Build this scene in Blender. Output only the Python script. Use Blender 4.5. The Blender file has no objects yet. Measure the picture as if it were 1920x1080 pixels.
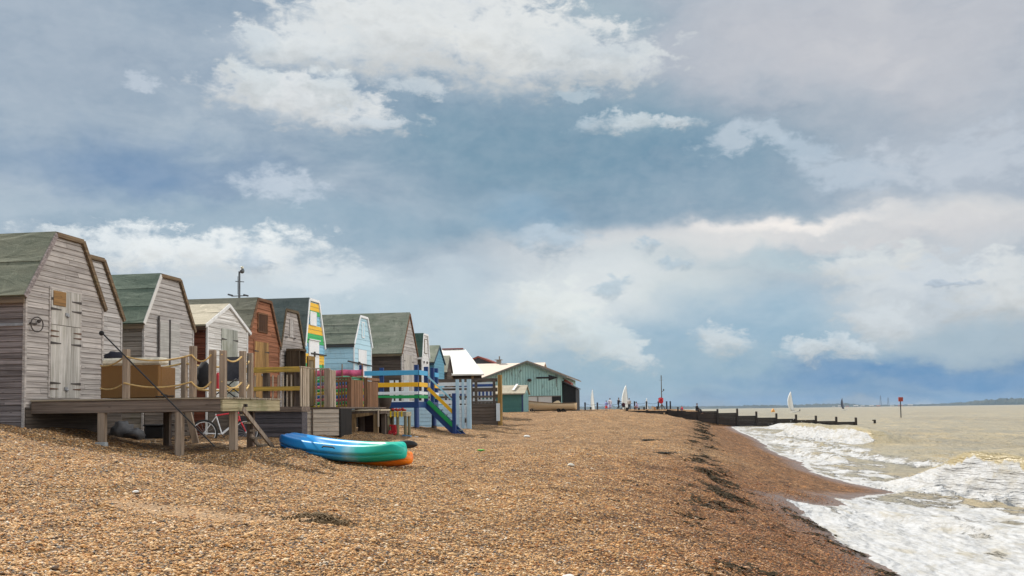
import bpy, math, random
import numpy as np
from mathutils import Vector, Matrix, noise as mnoise
random.seed(7); RNG = np.random.default_rng(11)
R = math.radians
scene = bpy.context.scene
col = scene.collection

# ------------------------------------------------------------------ helpers
def s2l(c):
    return tuple(((v/255.)/12.92 if v <= 10 else (((v/255.)+.055)/1.055)**2.4) for v in c)

def base_of(o):
    b = Vector((0, 0, 0))
    while o is not None:
        b += o.location; o = o.parent
    return b

def thing(name, label, cat, loc, group=None, kind=None):
    o = bpy.data.objects.new(name, None); col.objects.link(o)
    o.location = loc; o.empty_display_size = .2
    return tag(o, label, cat, group, kind)

def tag(o, label=None, cat=None, group=None, kind=None):
    if label: o['label'] = label
    if cat: o['category'] = cat
    if group: o['group'] = group
    if kind: o['kind'] = kind
    return o

class MB:
    """collects shapes in world coordinates and links them as one mesh object"""
    def __init__(s): s.v = []; s.f = []; s.sm = []
    def add(s, vs, fs, smooth=False):
        n = len(s.v); s.v += [tuple(v) for v in vs]
        s.f += [tuple(n+i for i in f) for f in fs]; s.sm += [smooth]*len(fs)
        return s
    def box(s, a, b):
        x0, x1 = sorted((a[0], b[0])); y0, y1 = sorted((a[1], b[1])); z0, z1 = sorted((a[2], b[2]))
        return s.add([(x0,y0,z0),(x1,y0,z0),(x1,y1,z0),(x0,y1,z0),(x0,y0,z1),(x1,y0,z1),(x1,y1,z1),(x0,y1,z1)],
              [(0,3,2,1),(4,5,6,7),(0,1,5,4),(1,2,6,5),(2,3,7,6),(3,0,4,7)])
    def beam(s, p, q, w, h, up=(0,0,1)):
        p = Vector(p); q = Vector(q); d = (q-p).normalized(); up = Vector(up)
        if abs(d.dot(up)) > .98: up = Vector((0,1,0))
        r = d.cross(up).normalized()*w/2; u = r.cross(d).normalized()*h/2
        vs = []
        for c in (p, q): vs += [c-r-u, c+r-u, c+r+u, c-r+u]
        return s.add(vs, [(3,2,1,0),(4,5,6,7),(0,1,5,4),(1,2,6,5),(2,3,7,6),(3,0,4,7)])
    def tube(s, pts, r, n=8, cap=True):
        pts = [Vector(p) for p in pts]; m = len(pts)
        rr = r if isinstance(r, (list, tuple)) else [r]*m
        vs = []; last = None
        for i, p in enumerate(pts):
            d = (pts[min(i+1, m-1)]-pts[max(i-1, 0)]).normalized()
            a = last if last is not None else (Vector((0,0,1)) if abs(d.z) < .9 else Vector((1,0,0)))
            u = (a-d*a.dot(d)).normalized(); last = u; w = d.cross(u)
            for k in range(n):
                t = 2*math.pi*k/n; vs.append(p+(u*math.cos(t)+w*math.sin(t))*rr[i])
        fs = [(i*n+k, i*n+(k+1) % n, (i+1)*n+(k+1) % n, (i+1)*n+k) for i in range(m-1) for k in range(n)]
        s.add(vs, fs, True)
        if cap:
            s.add(vs[:n], [tuple(range(n))[::-1]]); s.add(vs[-n:], [tuple(range(n))])
        return s
    def ring(s, c, ax, R0, r, n=28, m=6):
        c = Vector(c); ax = Vector(ax).normalized()
        u = ax.cross(Vector((0,0,1)))
        if u.length < .1: u = Vector((1,0,0))
        u.normalize(); w = ax.cross(u); vs = []
        for i in range(n):
            t = 2*math.pi*i/n; d = u*math.cos(t)+w*math.sin(t)
            for k in range(m):
                a = 2*math.pi*k/m; vs.append(c+d*(R0+r*math.cos(a))+ax*r*math.sin(a))
        return s.add(vs, [(i*m+k, ((i+1) % n)*m+k, ((i+1) % n)*m+(k+1) % m, i*m+(k+1) % m) for i in range(n) for k in range(m)], True)
    def prism(s, poly, axis, a0, a1):
        """poly of (u,v) extruded along axis; axis x: (y,z), axis y: (x,z), axis z: (x,y)"""
        f = {'x': lambda u, v, a: (a, u, v), 'y': lambda u, v, a: (u, a, v), 'z': lambda u, v, a: (u, v, a)}[axis]
        n = len(poly)
        return s.add([f(u, v, a0) for u, v in poly]+[f(u, v, a1) for u, v in poly],
              [tuple(range(n))[::-1], tuple(range(n, 2*n))]+[(i, (i+1) % n, n+(i+1) % n, n+i) for i in range(n)])
    def ball(s, c, r, n=10, m=7, jit=0, sd=0):
        c = Vector(c); rr = r if isinstance(r, (tuple, list)) else (r, r, r); vs = []
        for j in range(m+1):
            ph = math.pi*j/m
            for i in range(n):
                t = 2*math.pi*i/n
                d = Vector((math.sin(ph)*math.cos(t), math.sin(ph)*math.sin(t), math.cos(ph)))
                k = 1+jit*mnoise.noise(d*2.1+Vector((sd, sd*.7, 3)))
                vs.append(c+Vector((d.x*rr[0], d.y*rr[1], d.z*rr[2]))*k)
        return s.add(vs, [(j*n+i, (j+1)*n+i, (j+1)*n+(i+1) % n, j*n+(i+1) % n) for j in range(m) for i in range(n)], True)
    def build(s, name, mat, parent=None, bevel=0, sub=0):
        me = bpy.data.meshes.new(name)
        b = base_of(parent) if parent else Vector((0,0,0))
        me.from_pydata([(v[0]-b.x, v[1]-b.y, v[2]-b.z) for v in s.v], [], s.f)
        me.polygons.foreach_set('use_smooth', s.sm)
        me.materials.append(mat); me.update()
        o = bpy.data.objects.new(name, me); col.objects.link(o)
        if parent: o.parent = parent
        if bevel:
            m = o.modifiers.new('bevel', 'BEVEL'); m.width = bevel; m.segments = 1; m.limit_method = 'ANGLE'
        if sub:
            m = o.modifiers.new('sub', 'SUBSURF'); m.levels = sub; m.render_levels = sub
        return o

def top(mb, name, mat, label, cat, group=None, kind=None, **k):
    """a thing that is one mesh, origin at its base"""
    xs = [v[0] for v in mb.v]; ys = [v[1] for v in mb.v]; z = min(v[2] for v in mb.v)
    c = Vector(((min(xs)+max(xs))/2, (min(ys)+max(ys))/2, z))
    mb.v = [(v[0]-c.x, v[1]-c.y, v[2]-c.z) for v in mb.v]
    o = mb.build(name, mat, **k); o.location = c
    return tag(o, label, cat, group, kind)

def np_mesh(name, V, F, mat, smooth=True):
    me = bpy.data.meshes.new(name)
    k = F.shape[1]
    me.vertices.add(len(V)); me.vertices.foreach_set('co', V.astype(np.float32).ravel())
    me.loops.add(F.size); me.loops.foreach_set('vertex_index', F.astype(np.int32).ravel())
    me.polygons.add(len(F)); me.polygons.foreach_set('loop_start', np.arange(0, F.size, k, dtype=np.int32))
    me.polygons.foreach_set('loop_total', np.full(len(F), k, dtype=np.int32))
    me.update(calc_edges=True); me.validate()
    me.polygons.foreach_set('use_smooth', np.full(len(me.polygons), smooth))
    me.materials.append(mat)
    o = bpy.data.objects.new(name, me); col.objects.link(o)
    return o

# numpy value noise
_T = np.random.default_rng(5).random((256, 256))
def vnoise(x, y):
    xi = np.floor(x).astype(int); yi = np.floor(y).astype(int); fx = x-xi; fy = y-yi
    fx = fx*fx*(3-2*fx); fy = fy*fy*(3-2*fy)
    a = _T[xi & 255, yi & 255]; b = _T[(xi+1) & 255, yi & 255]; c = _T[xi & 255, (yi+1) & 255]; d = _T[(xi+1) & 255, (yi+1) & 255]
    return (a*(1-fx)+b*fx)*(1-fy)+(c*(1-fx)+d*fx)*fy
def fbm(x, y, o=4, g=.5):
    r = 0; a = 1; t = 0
    for i in range(o):
        r = r+a*vnoise(x*2**i+17.3*i, y*2**i+9.1*i); t += a; a *= g
    return r/t
def sstep(a, b, x):
    t = np.clip((x-a)/(b-a), 0, 1); return t*t*(3-2*t)

# ------------------------------------------------------------------ node helpers
class NT:
    def __init__(s, nt): s.nt = nt; s.L = nt.links
    def n(s, typ, **k):
        nd = s.nt.nodes.new(typ)
        for a, b in k.items(): setattr(nd, a, b)
        return nd
    def put(s, sock, v):
        if hasattr(v, 'links') or hasattr(v, 'is_linked'): s.L.new(v, sock)
        else:
            try: sock.default_value = v
            except Exception: sock.default_value = tuple(v)+(1,)
    def math(s, op, a, b=None, c=None, clamp=False):
        nd = s.n('ShaderNodeMath', operation=op, use_clamp=clamp); s.put(nd.inputs[0], a)
        if b is not None: s.put(nd.inputs[1], b)
        if c is not None: s.put(nd.inputs[2], c)
        return nd.outputs[0]
    def vmath(s, op, a, b=None, scale=None):
        nd = s.n('ShaderNodeVectorMath', operation=op); s.put(nd.inputs[0], a)
        if b is not None: s.put(nd.inputs[1], b)
        if scale is not None: s.put(nd.inputs['Scale'], scale)
        return nd.outputs['Value'] if op in ('LENGTH', 'DOT_PRODUCT', 'DISTANCE') else nd.outputs[0]
    def noise(s, vec, scale, detail=4, rough=.5, dist=0, colour=False):
        nd = s.n('ShaderNodeTexNoise'); s.put(nd.inputs['Vector'], vec)
        nd.inputs['Scale'].default_value = scale; nd.inputs['Detail'].default_value = detail
        nd.inputs['Roughness'].default_value = rough; nd.inputs['Distortion'].default_value = dist
        return nd.outputs['Color' if colour else 'Fac']
    def mapr(s, v, a, b, c=0., d=1., smooth=True):
        nd = s.n('ShaderNodeMapRange', interpolation_type='SMOOTHSTEP' if smooth else 'LINEAR')
        for i, q in enumerate((v, a, b, c, d)): s.put(nd.inputs[i], q)
        return nd.outputs[0]
    def mix(s, f, a, b, blend='MIX'):
        nd = s.n('ShaderNodeMix', data_type='RGBA', blend_type=blend)
        s.put(nd.inputs[0], f)
        for sock, v in ((nd.inputs[6], a), (nd.inputs[7], b)):
            if hasattr(v, 'is_linked'): s.L.new(v, sock)
            else: sock.default_value = tuple(v)[:3]+(1,)
        return nd.outputs[2]
    def mapping(s, vec, scale=(1,1,1), loc=(0,0,0), rot=(0,0,0), typ='POINT'):
        nd = s.n('ShaderNodeMapping', vector_type=typ); s.put(nd.inputs['Vector'], vec)
        nd.inputs['Location'].default_value = loc; nd.inputs['Rotation'].default_value = rot; nd.inputs['Scale'].default_value = scale
        return nd.outputs[0]
    def ramp(s, f, stops, const=False):
        nd = s.n('ShaderNodeValToRGB'); s.put(nd.inputs[0], f)
        cr = nd.color_ramp; cr.interpolation = 'CONSTANT' if const else 'LINEAR'
        while len(cr.elements) > 1: cr.elements.remove(cr.elements[-1])
        cr.elements[0].position = stops[0][0]; cr.elements[0].color = tuple(stops[0][1])+(1,)
        for p, c in stops[1:]:
            e = cr.elements.new(p); e.color = tuple(c)+(1,)
        return nd.outputs[0]
    def bump(s, h, strength, dist, normal=None):
        nd = s.n('ShaderNodeBump'); s.put(nd.inputs['Height'], h)
        nd.inputs['Strength'].default_value = strength; nd.inputs['Distance'].default_value = dist
        if normal is not None: s.L.new(normal, nd.inputs['Normal'])
        return nd.outputs[0]

def new_mat(name):
    m = bpy.data.materials.new(name); m.use_nodes = True
    nt = m.node_tree; b = nt.nodes['Principled BSDF']
    return m, NT(nt), b

def hx(c, k=1.): return tuple(min(1, v*k) for v in c)

MATS = {}
def wood(name, c, c2=None, along='y', rough=.82, var=.35, grain=1., green=0., stain=.5, bump=.35, lighter=0.):
    """weathered boards; c base colour (linear), c2 streak colour; along = axis of the grain"""
    if name in MATS: return MATS[name]
    m, N, b = new_mat(name)
    tc = N.n('ShaderNodeTexCoord').outputs['Object']
    sc = {'x': (.5, 9, 22), 'y': (9, .5, 22), 'z': (14, 14, .6)}[along]
    geo = N.n('ShaderNodeNewGeometry'); rnd = geo.outputs['Random Per Island']
    off = N.n('ShaderNodeCombineXYZ')
    for i in range(3): N.put(off.inputs[i], N.math('MULTIPLY', rnd, 37.+i*11))
    p = N.vmath('ADD', tc, off.outputs[0])
    g = N.noise(N.mapping(p, sc), 2.2*grain, 6, .62, .4)
    g2 = N.noise(N.mapping(p, sc), .7*grain, 3, .5)
    blot = N.noise(tc, 2.3, 4, .6)
    c2 = c2 or hx(c, .45)
    col_ = N.mix(N.mapr(g, .38, .66, 0, 1), c2, c)
    col_ = N.mix(N.math('MULTIPLY', N.mapr(g2, .45, .7), .45), col_, hx(c, 1.35+lighter))
    col_ = N.mix(N.math('MULTIPLY', N.mapr(blot, .5, .72), stain*.7), col_, hx(c2, .9))
    # knots
    vo = N.n('ShaderNodeTexVoronoi'); N.put(vo.inputs['Vector'], N.mapping(p, (2.2, 2.2, 9) if along != 'z' else (9, 9, 2.2)))
    vo.inputs['Scale'].default_value = 1.3
    col_ = N.mix(N.mapr(vo.outputs['Distance'], .05, .11, .75, 0), col_, hx(c2, .4))
    if green:
        gn = N.noise(tc, 1.1, 5, .65)
        col_ = N.mix(N.math('MULTIPLY', N.mapr(gn, .48, .68), green), col_, (.12, .13, .05))
    hs = N.n('ShaderNodeHueSaturation'); N.put(hs.inputs['Color'], col_)
    N.put(hs.inputs['Value'], N.mapr(rnd, 0, 1, 1-var, 1+var*.6, False))
    N.L.new(hs.outputs[0], b.inputs['Base Color'])
    b.inputs['Roughness'].default_value = rough
    b.inputs['Specular IOR Level'].default_value = .25
    N.L.new(N.bump(g, bump, .01), b.inputs['Normal'])
    MATS[name] = m; return m

def paint(name, c, dirt=(.16, .14, .11), amt=.3, rough=.55, scale=3., var=.06, bump=.15, peel=0., peelc=(.3, .28, .25), streak=True):
    """painted or plain surface with grime and optional peeling"""
    if name in MATS: return MATS[name]
    m, N, b = new_mat(name)
    tc = N.n('ShaderNodeTexCoord').outputs['Object']
    geo = N.n('ShaderNodeNewGeometry'); rnd = geo.outputs['Random Per Island']
    n1 = N.noise(tc, scale, 6, .65)
    n2 = N.noise(N.mapping(tc, (3, 3, .35) if streak else (1, 1, 1)), scale*1.8, 5, .6)
    c_ = N.mix(N.math('MULTIPLY', N.mapr(n1, .5, .75), amt), c, dirt)
    c_ = N.mix(N.math('MULTIPLY', N.mapr(n2, .52, .74), amt*.9), c_, dirt)
    if peel:
        n3 = N.noise(N.mapping(tc, (2, 2, .7)), scale*6, 5, .7)
        c_ = N.mix(N.mapr(n3, .62-peel*.12, .66-peel*.12, 0, .9), c_, peelc)
    hs = N.n('ShaderNodeHueSaturation'); N.put(hs.inputs['Color'], c_)
    N.put(hs.inputs['Value'], N.mapr(rnd, 0, 1, 1-var, 1+var, False))
    N.L.new(hs.outputs[0], b.inputs['Base Color'])
    b.inputs['Roughness'].default_value = rough
    N.L.new(N.bump(n1, bump, .01), b.inputs['Normal'])
    MATS[name] = m; return m

def plain(name, c, rough=.6, metal=0.):
    if name in MATS: return MATS[name]
    m, N, b = new_mat(name)
    tc = N.n('ShaderNodeTexCoord').outputs['Object']
    n1 = N.noise(tc, 9, 4, .6)
    N.L.new(N.mix(N.mapr(n1, .3, .7), hx(c, .8), hx(c, 1.15)), b.inputs['Base Color'])
    b.inputs['Roughness'].default_value = rough; b.inputs['Metallic'].default_value = metal
    MATS[name] = m; return m

def felt(name, c, c2, seam=.55):
    if name in MATS: return MATS[name]
    m, N, b = new_mat(name)
    tc = N.n('ShaderNodeTexCoord').outputs['Object']
    f = N.noise(tc, 60, 3, .7); pt = N.noise(N.mapping(tc, (1.2, 1, .6)), 3.2, 5, .7); g = N.noise(N.mapping(tc, (.5, 1.2, 1.2)), 1.6, 6, .68); w = N.noise(N.mapping(tc, (1, 3, 3)), .9, 3, .5, 1.5)
    c_ = N.mix(N.mapr(g, .35, .68), c, c2)
    c_ = N.mix(N.math('MULTIPLY', N.mapr(f, .52, .7), .45), c_, hx(c2, 1.6))
    c_ = N.mix(N.math('MULTIPLY', N.mapr(f, .45, .3), .5), c_, hx(c, .5))
    c_ = N.mix(N.mapr(pt, .56, .68, 0, .55), c_, hx(c, .55)); c_ = N.mix(N.mapr(pt, .42, .32, 0, .5), c_, hx(c2, 1.45))
    N.L.new(c_, b.inputs['Base Color']); b.inputs['Roughness'].default_value = .9
    b.inputs['Specular IOR Level'].default_value = .2
    n_ = N.bump(f, .4, .01); N.L.new(N.bump(w, .6, .05, n_), b.inputs['Normal'])
    MATS[name] = m; return m

# ------------------------------------------------------------------ camera
cam = bpy.data.cameras.new('camera'); cam_o = bpy.data.objects.new('camera', cam); col.objects.link(cam_o)
cam.sensor_width = 36; cam.lens = 1867/1920*36; cam.shift_y = 116.3/1920
cam.clip_start = .1; cam.clip_end = 30000
cam_o.matrix_world = Matrix.Translation((0, 0, 2.5)) @ Matrix.Rotation(R(8.83), 4, 'Z') @ Matrix.Rotation(R(93.5), 4, 'X') @ Matrix.Rotation(-.013, 4, 'Z')
scene.camera = cam_o

# ------------------------------------------------------------------ light
SUN_DIR = Vector((-.91*math.cos(R(41)), .41*math.cos(R(41)), math.sin(R(41)))).normalized()
sl = bpy.data.lights.new('sun', 'SUN'); sl.energy = 5.0; sl.angle = R(.6); sl.color = (1., .94, .84)
so = bpy.data.objects.new('sun', sl); col.objects.link(so)
so.rotation_euler = (-SUN_DIR).to_track_quat('-Z', 'Y').to_euler()

world_quality = scene.cycles
world_quality.max_bounces = 5; world_quality.diffuse_bounces = 2; world_quality.glossy_bounces = 2
vs = scene.view_settings
vs.view_transform = 'Standard'; vs.look = 'None'; vs.gamma = 1; vs.use_curve_mapping = False; vs.exposure = 0.3

world = bpy.data.worlds.new('World'); scene.world = world; world.cycles.sampling_method = 'MANUAL'; world.cycles.sample_map_resolution = 256; world.use_nodes = True
def build_world():
    nt = world.node_tree; nt.nodes.clear(); N = NT(nt)
    out = N.n('ShaderNodeOutputWorld')
    sky = N.n('ShaderNodeTexSky', sky_type='NISHITA'); sky.sun_disc = False
    sky.sun_elevation = R(41); sky.sun_rotation = math.atan2(SUN_DIR.x, SUN_DIR.y)
    bg0 = N.n('ShaderNodeBackground'); N.L.new(sky.outputs[0], bg0.inputs[0]); bg0.inputs[1].default_value = .1
    tc = N.n('ShaderNodeTexCoord').outputs['Generated']
    sp = N.n('ShaderNodeSeparateXYZ'); N.L.new(tc, sp.inputs[0])
    az = N.math('MULTIPLY', N.math('ARCTAN2', sp.outputs[0], sp.outputs[1]), 57.29578)
    el = N.math('MULTIPLY', N.math('ARCSINE', sp.outputs[2]), 57.29578)
    cb = N.n('ShaderNodeCombineXYZ'); N.L.new(az, cb.inputs[0]); N.L.new(el, cb.inputs[1])
    P = cb.outputs[0]
    # domain warps (degrees)
    st = N.mapping(P, (1, 1.7, 1))
    w1 = N.vmath('SUBTRACT', N.noise(st, .16, 5, .58, 0, True), (.5, .5, .5))
    w2 = N.vmath('SUBTRACT', N.noise(st, .55, 6, .68, .3, True), (.5, .5, .5))
    Ps = N.vmath('ADD', P, N.vmath('MULTIPLY', w1, (9., 5., 0)))
    Pc = N.vmath('ADD', N.vmath('ADD', P, N.vmath('MULTIPLY', w1, (3., 2.0, 0))), N.vmath('MULTIPLY', w2, (3.4, 2.2, 0)))
    fine = N.noise(st, .7, 7, .62, .2); mid = N.noise(N.mapping(P, (1, 2.6, 1)), .12, 5, .6, .4)
    fn = N.math('SUBTRACT', fine, .5)
    c = N.mix(N.mapr(mid, .35, .68), s2l((130, 152, 172)), s2l((168, 182, 194)))
    for (a, e, ra, re, rot, cc, al, typ) in SKY:
        src = Ps if typ == 's' else Pc
        mp = N.mapping(src, (ra, re, 1), (a, e, 0), (0, 0, R(rot)), 'TEXTURE')
        d = N.vmath('LENGTH', mp)
        if typ == 's': m = N.mapr(d, 1.45, .15, 0, al)
        elif typ == 't': m = N.mapr(N.math('MULTIPLY_ADD', fn, 2.4, d), 1.25, .35, 0, al)
        elif typ == 'C':
            sy = N.n('ShaderNodeSeparateXYZ'); N.L.new(mp, sy.inputs[0])
            m = N.mapr(N.math('MULTIPLY_ADD', fn, 2.1, d), 1.26, N.mapr(sy.outputs[1], -.9, .9, .1, .72, False), 0, al)
        else:
            sy = N.n('ShaderNodeSeparateXYZ'); N.L.new(mp, sy.inputs[0])
            m = N.mapr(N.math('MULTIPLY_ADD', fn, 2.3, d), 1.28, N.mapr(sy.outputs[1], -.9, .9, -.25, .62, False), 0, al)
        if typ in 'cC':
            k = N.mapr(N.math('MULTIPLY_ADD', fn, 2.2, sy.outputs[1]), -1., .7)
            cc2 = N.mix(k, hx(s2l(cc), .80), hx(s2l(cc), 1.04))
        else: cc2 = s2l(cc)
        c = N.mix(m, c, cc2)
    # slight breakup of the whole sheet
    md = N.noise(N.mapping(Ps, (.8, 2.0, 1)), .17, 6, .58, .5)
    c = N.mix(N.mapr(md, .50, .70, 0, .42), c, N.mix(1., c, (.70, .765, .83), 'MULTIPLY'))
    c = N.mix(N.mapr(md, .48, .30, 0, .35), c, N.mix(1., c, (1.22, 1.18, 1.12), 'MULTIPLY'))
    c = N.mix(N.math('MULTIPLY', N.mapr(fine, .3, .7), .07), c, s2l((235, 236, 238)))
    # added over-bright fill in the unseen seaward sky, brightens the shaded gables
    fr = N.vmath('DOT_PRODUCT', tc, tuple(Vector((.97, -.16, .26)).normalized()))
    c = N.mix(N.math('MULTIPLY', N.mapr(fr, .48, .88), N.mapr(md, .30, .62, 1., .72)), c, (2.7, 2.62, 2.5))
    c = N.mix(N.mapr(el, -.3, -4), c, s2l((120, 118, 108)))
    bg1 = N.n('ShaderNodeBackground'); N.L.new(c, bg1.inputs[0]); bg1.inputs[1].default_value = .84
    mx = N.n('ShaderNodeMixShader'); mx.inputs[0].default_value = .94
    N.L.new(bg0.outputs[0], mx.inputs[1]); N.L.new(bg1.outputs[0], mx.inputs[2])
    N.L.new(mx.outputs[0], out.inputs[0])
SKY = [
    (-33.83, 19.15, 9.79, 4.39, 0, (157, 171, 185), 0.9, 's'),
    (11.21, 19.00, 17.13, 6.15, 0, (190, 192, 198), 1, 's'),
    (-3.25, 22.16, 3.73, 1.64, 0, (151, 172, 184), 0.8, 's'),
    (-1.87, 14.56, 13.80, 3.37, 0, (113, 146, 167), 1, 's'),
    (-8.67, 15.78, 9.97, 3.22, 0, (117, 148, 167), 0.9, 's'),
    (9.01, 12.00, 11.81, 1.43, 0, (134, 159, 177), 0.9, 's'),
    (16.29, 12.15, 7.64, 2.71, 0, (176, 184, 195), 0.8, 's'),
    (-29.24, 13.41, 7.11, 1.82, 0, (113, 142, 173), 1, 's'),
    (-25.59, 10.48, 11.94, 1.74, 0, (154, 176, 191), 0.8, 's'),
    (-12.14, 10.74, 10.50, 1.81, 0, (136, 163, 181), 0.85, 's'),
    (-19.76, 7.08, 15.48, 2.40, 0, (194, 206, 214), 1, 's'),
    (-14.95, 4.67, 11.57, 3.05, 0, (181, 199, 209), 1, 's'),
    (6.95, 9.68, 17.77, 1.40, 0, (217, 216, 215), 1, 's'),
    (-7.49, 11.30, 2.79, 1.20, -10, (129, 161, 184), 0.85, 's'),
    (6.97, 10.47, 5.45, 0.49, 0, (243, 237, 231), 1, 's'),
    (14.59, 8.30, 7.81, 1.54, 0, (213, 210, 210), 0.8, 's'),
    (6.91, 8.37, 5.73, 0.76, 0, (165, 187, 199), 0.9, 's'),
    (-0.22, 6.57, 7.84, 3.02, 0, (210, 217, 217), 0.9, 's'),
    (-5.10, 6.39, 5.22, 3.36, 0, (219, 224, 225), 0.9, 's'),
    (7.40, 5.55, 9.09, 1.76, 0, (154, 181, 200), 0.95, 's'),
    (3.88, 3.74, 12.29, 1.65, 0, (143, 175, 197), 0.9, 's'),
    (14.49, 5.64, 7.02, 2.81, 0, (194, 202, 208), 0.95, 's'),
    (0.28, 1.86, 14.36, 1.51, 0, (145, 175, 193), 0.95, 's'),
    (14.09, 1.70, 11.97, 1.07, 0, (91, 139, 183), 1, 's'),
    (10.58, 0.49, 11.45, 0.63, 0, (109, 149, 185), 0.9, 's'),
    (-12.95, 22.86, 6.71, 2.31, 0, (218, 222, 223), 1, 'C'),
    (-16.69, 20.71, 6.60, 2.51, 0, (220, 223, 222), 1, 'C'),
    (-8.91, 20.38, 8.50, 2.48, -6, (220, 223, 222), 1, 'C'),
    (-3.93, 19.55, 4.21, 1.44, -10, (212, 217, 218), 1, 'C'),
    (-20.95, 19.82, 4.06, 1.50, 0, (214, 219, 220), 0.95, 'C'),
    (-23.32, 20.08, 1.49, 0.80, 0, (200, 209, 214), 0.8, 'c'),
    (-14.24, 18.38, 1.86, 0.57, 0, (200, 209, 214), 0.8, 't'),
    (-4.89, 17.78, 1.40, 0.34, 0, (180, 196, 205), 0.7, 't'),
    (-20.50, 17.04, 5.58, 1.22, -6, (219, 222, 222), 1, 'C'),
    (-23.46, 18.00, 1.82, 1.07, -20, (212, 218, 219), 0.95, 'C'),
    (-18.99, 17.73, 1.54, 1.09, 0, (212, 218, 219), 0.95, 'C'),
    (-16.71, 16.31, 2.77, 0.52, -4, (200, 209, 215), 0.9, 'c'),
    (-29.34, 17.54, 0.71, 0.49, 0, (192, 202, 212), 0.7, 't'),
    (-4.55, 16.03, 0.98, 0.56, 0, (186, 200, 209), 0.75, 'c'),
    (-2.14, 16.00, 1.60, 0.69, 0, (198, 208, 213), 0.85, 'c'),
    (0.54, 15.72, 1.44, 0.46, 0, (200, 209, 214), 0.85, 'c'),
    (3.88, 14.91, 1.78, 0.98, 20, (188, 200, 210), 0.8, 't'),
    (5.95, 15.24, 1.46, 0.85, -20, (186, 199, 210), 0.7, 't'),
    (7.95, 14.23, 2.28, 0.74, -20, (180, 195, 208), 0.7, 't'),
    (10.43, 12.73, 3.05, 0.96, -10, (184, 197, 209), 0.8, 't'),
    (15.81, 13.02, 4.88, 1.63, 8, (192, 200, 209), 0.85, 't'),
    (-21.83, 12.81, 2.65, 1.05, -10, (192, 203, 214), 0.85, 't'),
    (-32.66, 9.56, 2.85, 0.61, 0, (222, 227, 228), 0.9, 't'),
    (-29.20, 8.89, 4.61, 1.35, 0, (228, 232, 232), 1, 'c'),
    (-24.16, 8.63, 5.53, 1.59, 0, (228, 232, 232), 0.95, 'c'),
    (-19.16, 7.68, 3.89, 1.08, 0, (214, 222, 226), 0.7, 't'),
    (-23.72, 8.44, 0.98, 0.93, 0, (184, 198, 210), 0.9, 'c'),
    (-28.65, 7.91, 0.87, 0.45, 0, (184, 197, 209), 0.8, 'c'),
    (-24.86, 6.41, 3.99, 1.18, 0, (196, 209, 217), 0.6, 't'),
    (-6.27, 9.76, 2.79, 0.75, -4, (176, 193, 206), 0.95, 'c'),
    (-6.35, 5.19, 3.13, 2.08, -20, (222, 227, 225), 0.8, 'C'),
    (-3.91, 3.92, 2.76, 1.24, -20, (206, 216, 219), 0.8, 'C'),
    (-2.11, 2.97, 1.58, 0.76, -20, (204, 213, 217), 0.85, 'c'),
    (10.81, 7.56, 2.79, 1.17, 0, (214, 218, 218), 0.95, 'C'),
    (13.13, 8.04, 1.08, 0.77, 0, (218, 220, 218), 0.95, 'C'),
    (12.93, 6.01, 3.61, 1.86, 0, (206, 212, 216), 0.9, 'C'),
    (15.51, 5.16, 4.33, 2.52, 0, (198, 206, 213), 0.9, 'c'),
    (17.54, 5.46, 2.52, 2.17, 0, (214, 217, 217), 0.8, 'c'),
    (11.79, 4.20, 2.28, 1.36, -10, (204, 211, 216), 0.95, 'C'),
    (15.95, 3.32, 4.81, 0.84, 0, (159, 180, 195), 0.85, 's'),
    (15.16, 6.24, 1.28, 0.28, 0, (176, 189, 203), 0.8, 'c'),
    (3.15, 3.76, 2.00, 0.85, -12, (204, 212, 216), 0.85, 'c'),
    (7.89, 3.03, 1.46, 0.60, 0, (202, 211, 217), 0.9, 'c'),
    (9.90, 3.11, 1.62, 0.59, -10, (200, 210, 217), 0.9, 'c'),
    (-0.92, 9.13, 0.82, 0.51, 0, (172, 191, 204), 0.75, 'c'),
    (0.48, 8.06, 0.95, 0.41, 0, (172, 191, 204), 0.75, 'c'),
    (-3.10, 6.80, 1.17, 0.55, 10, (172, 191, 204), 0.75, 'c'),
]

build_world()

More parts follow.
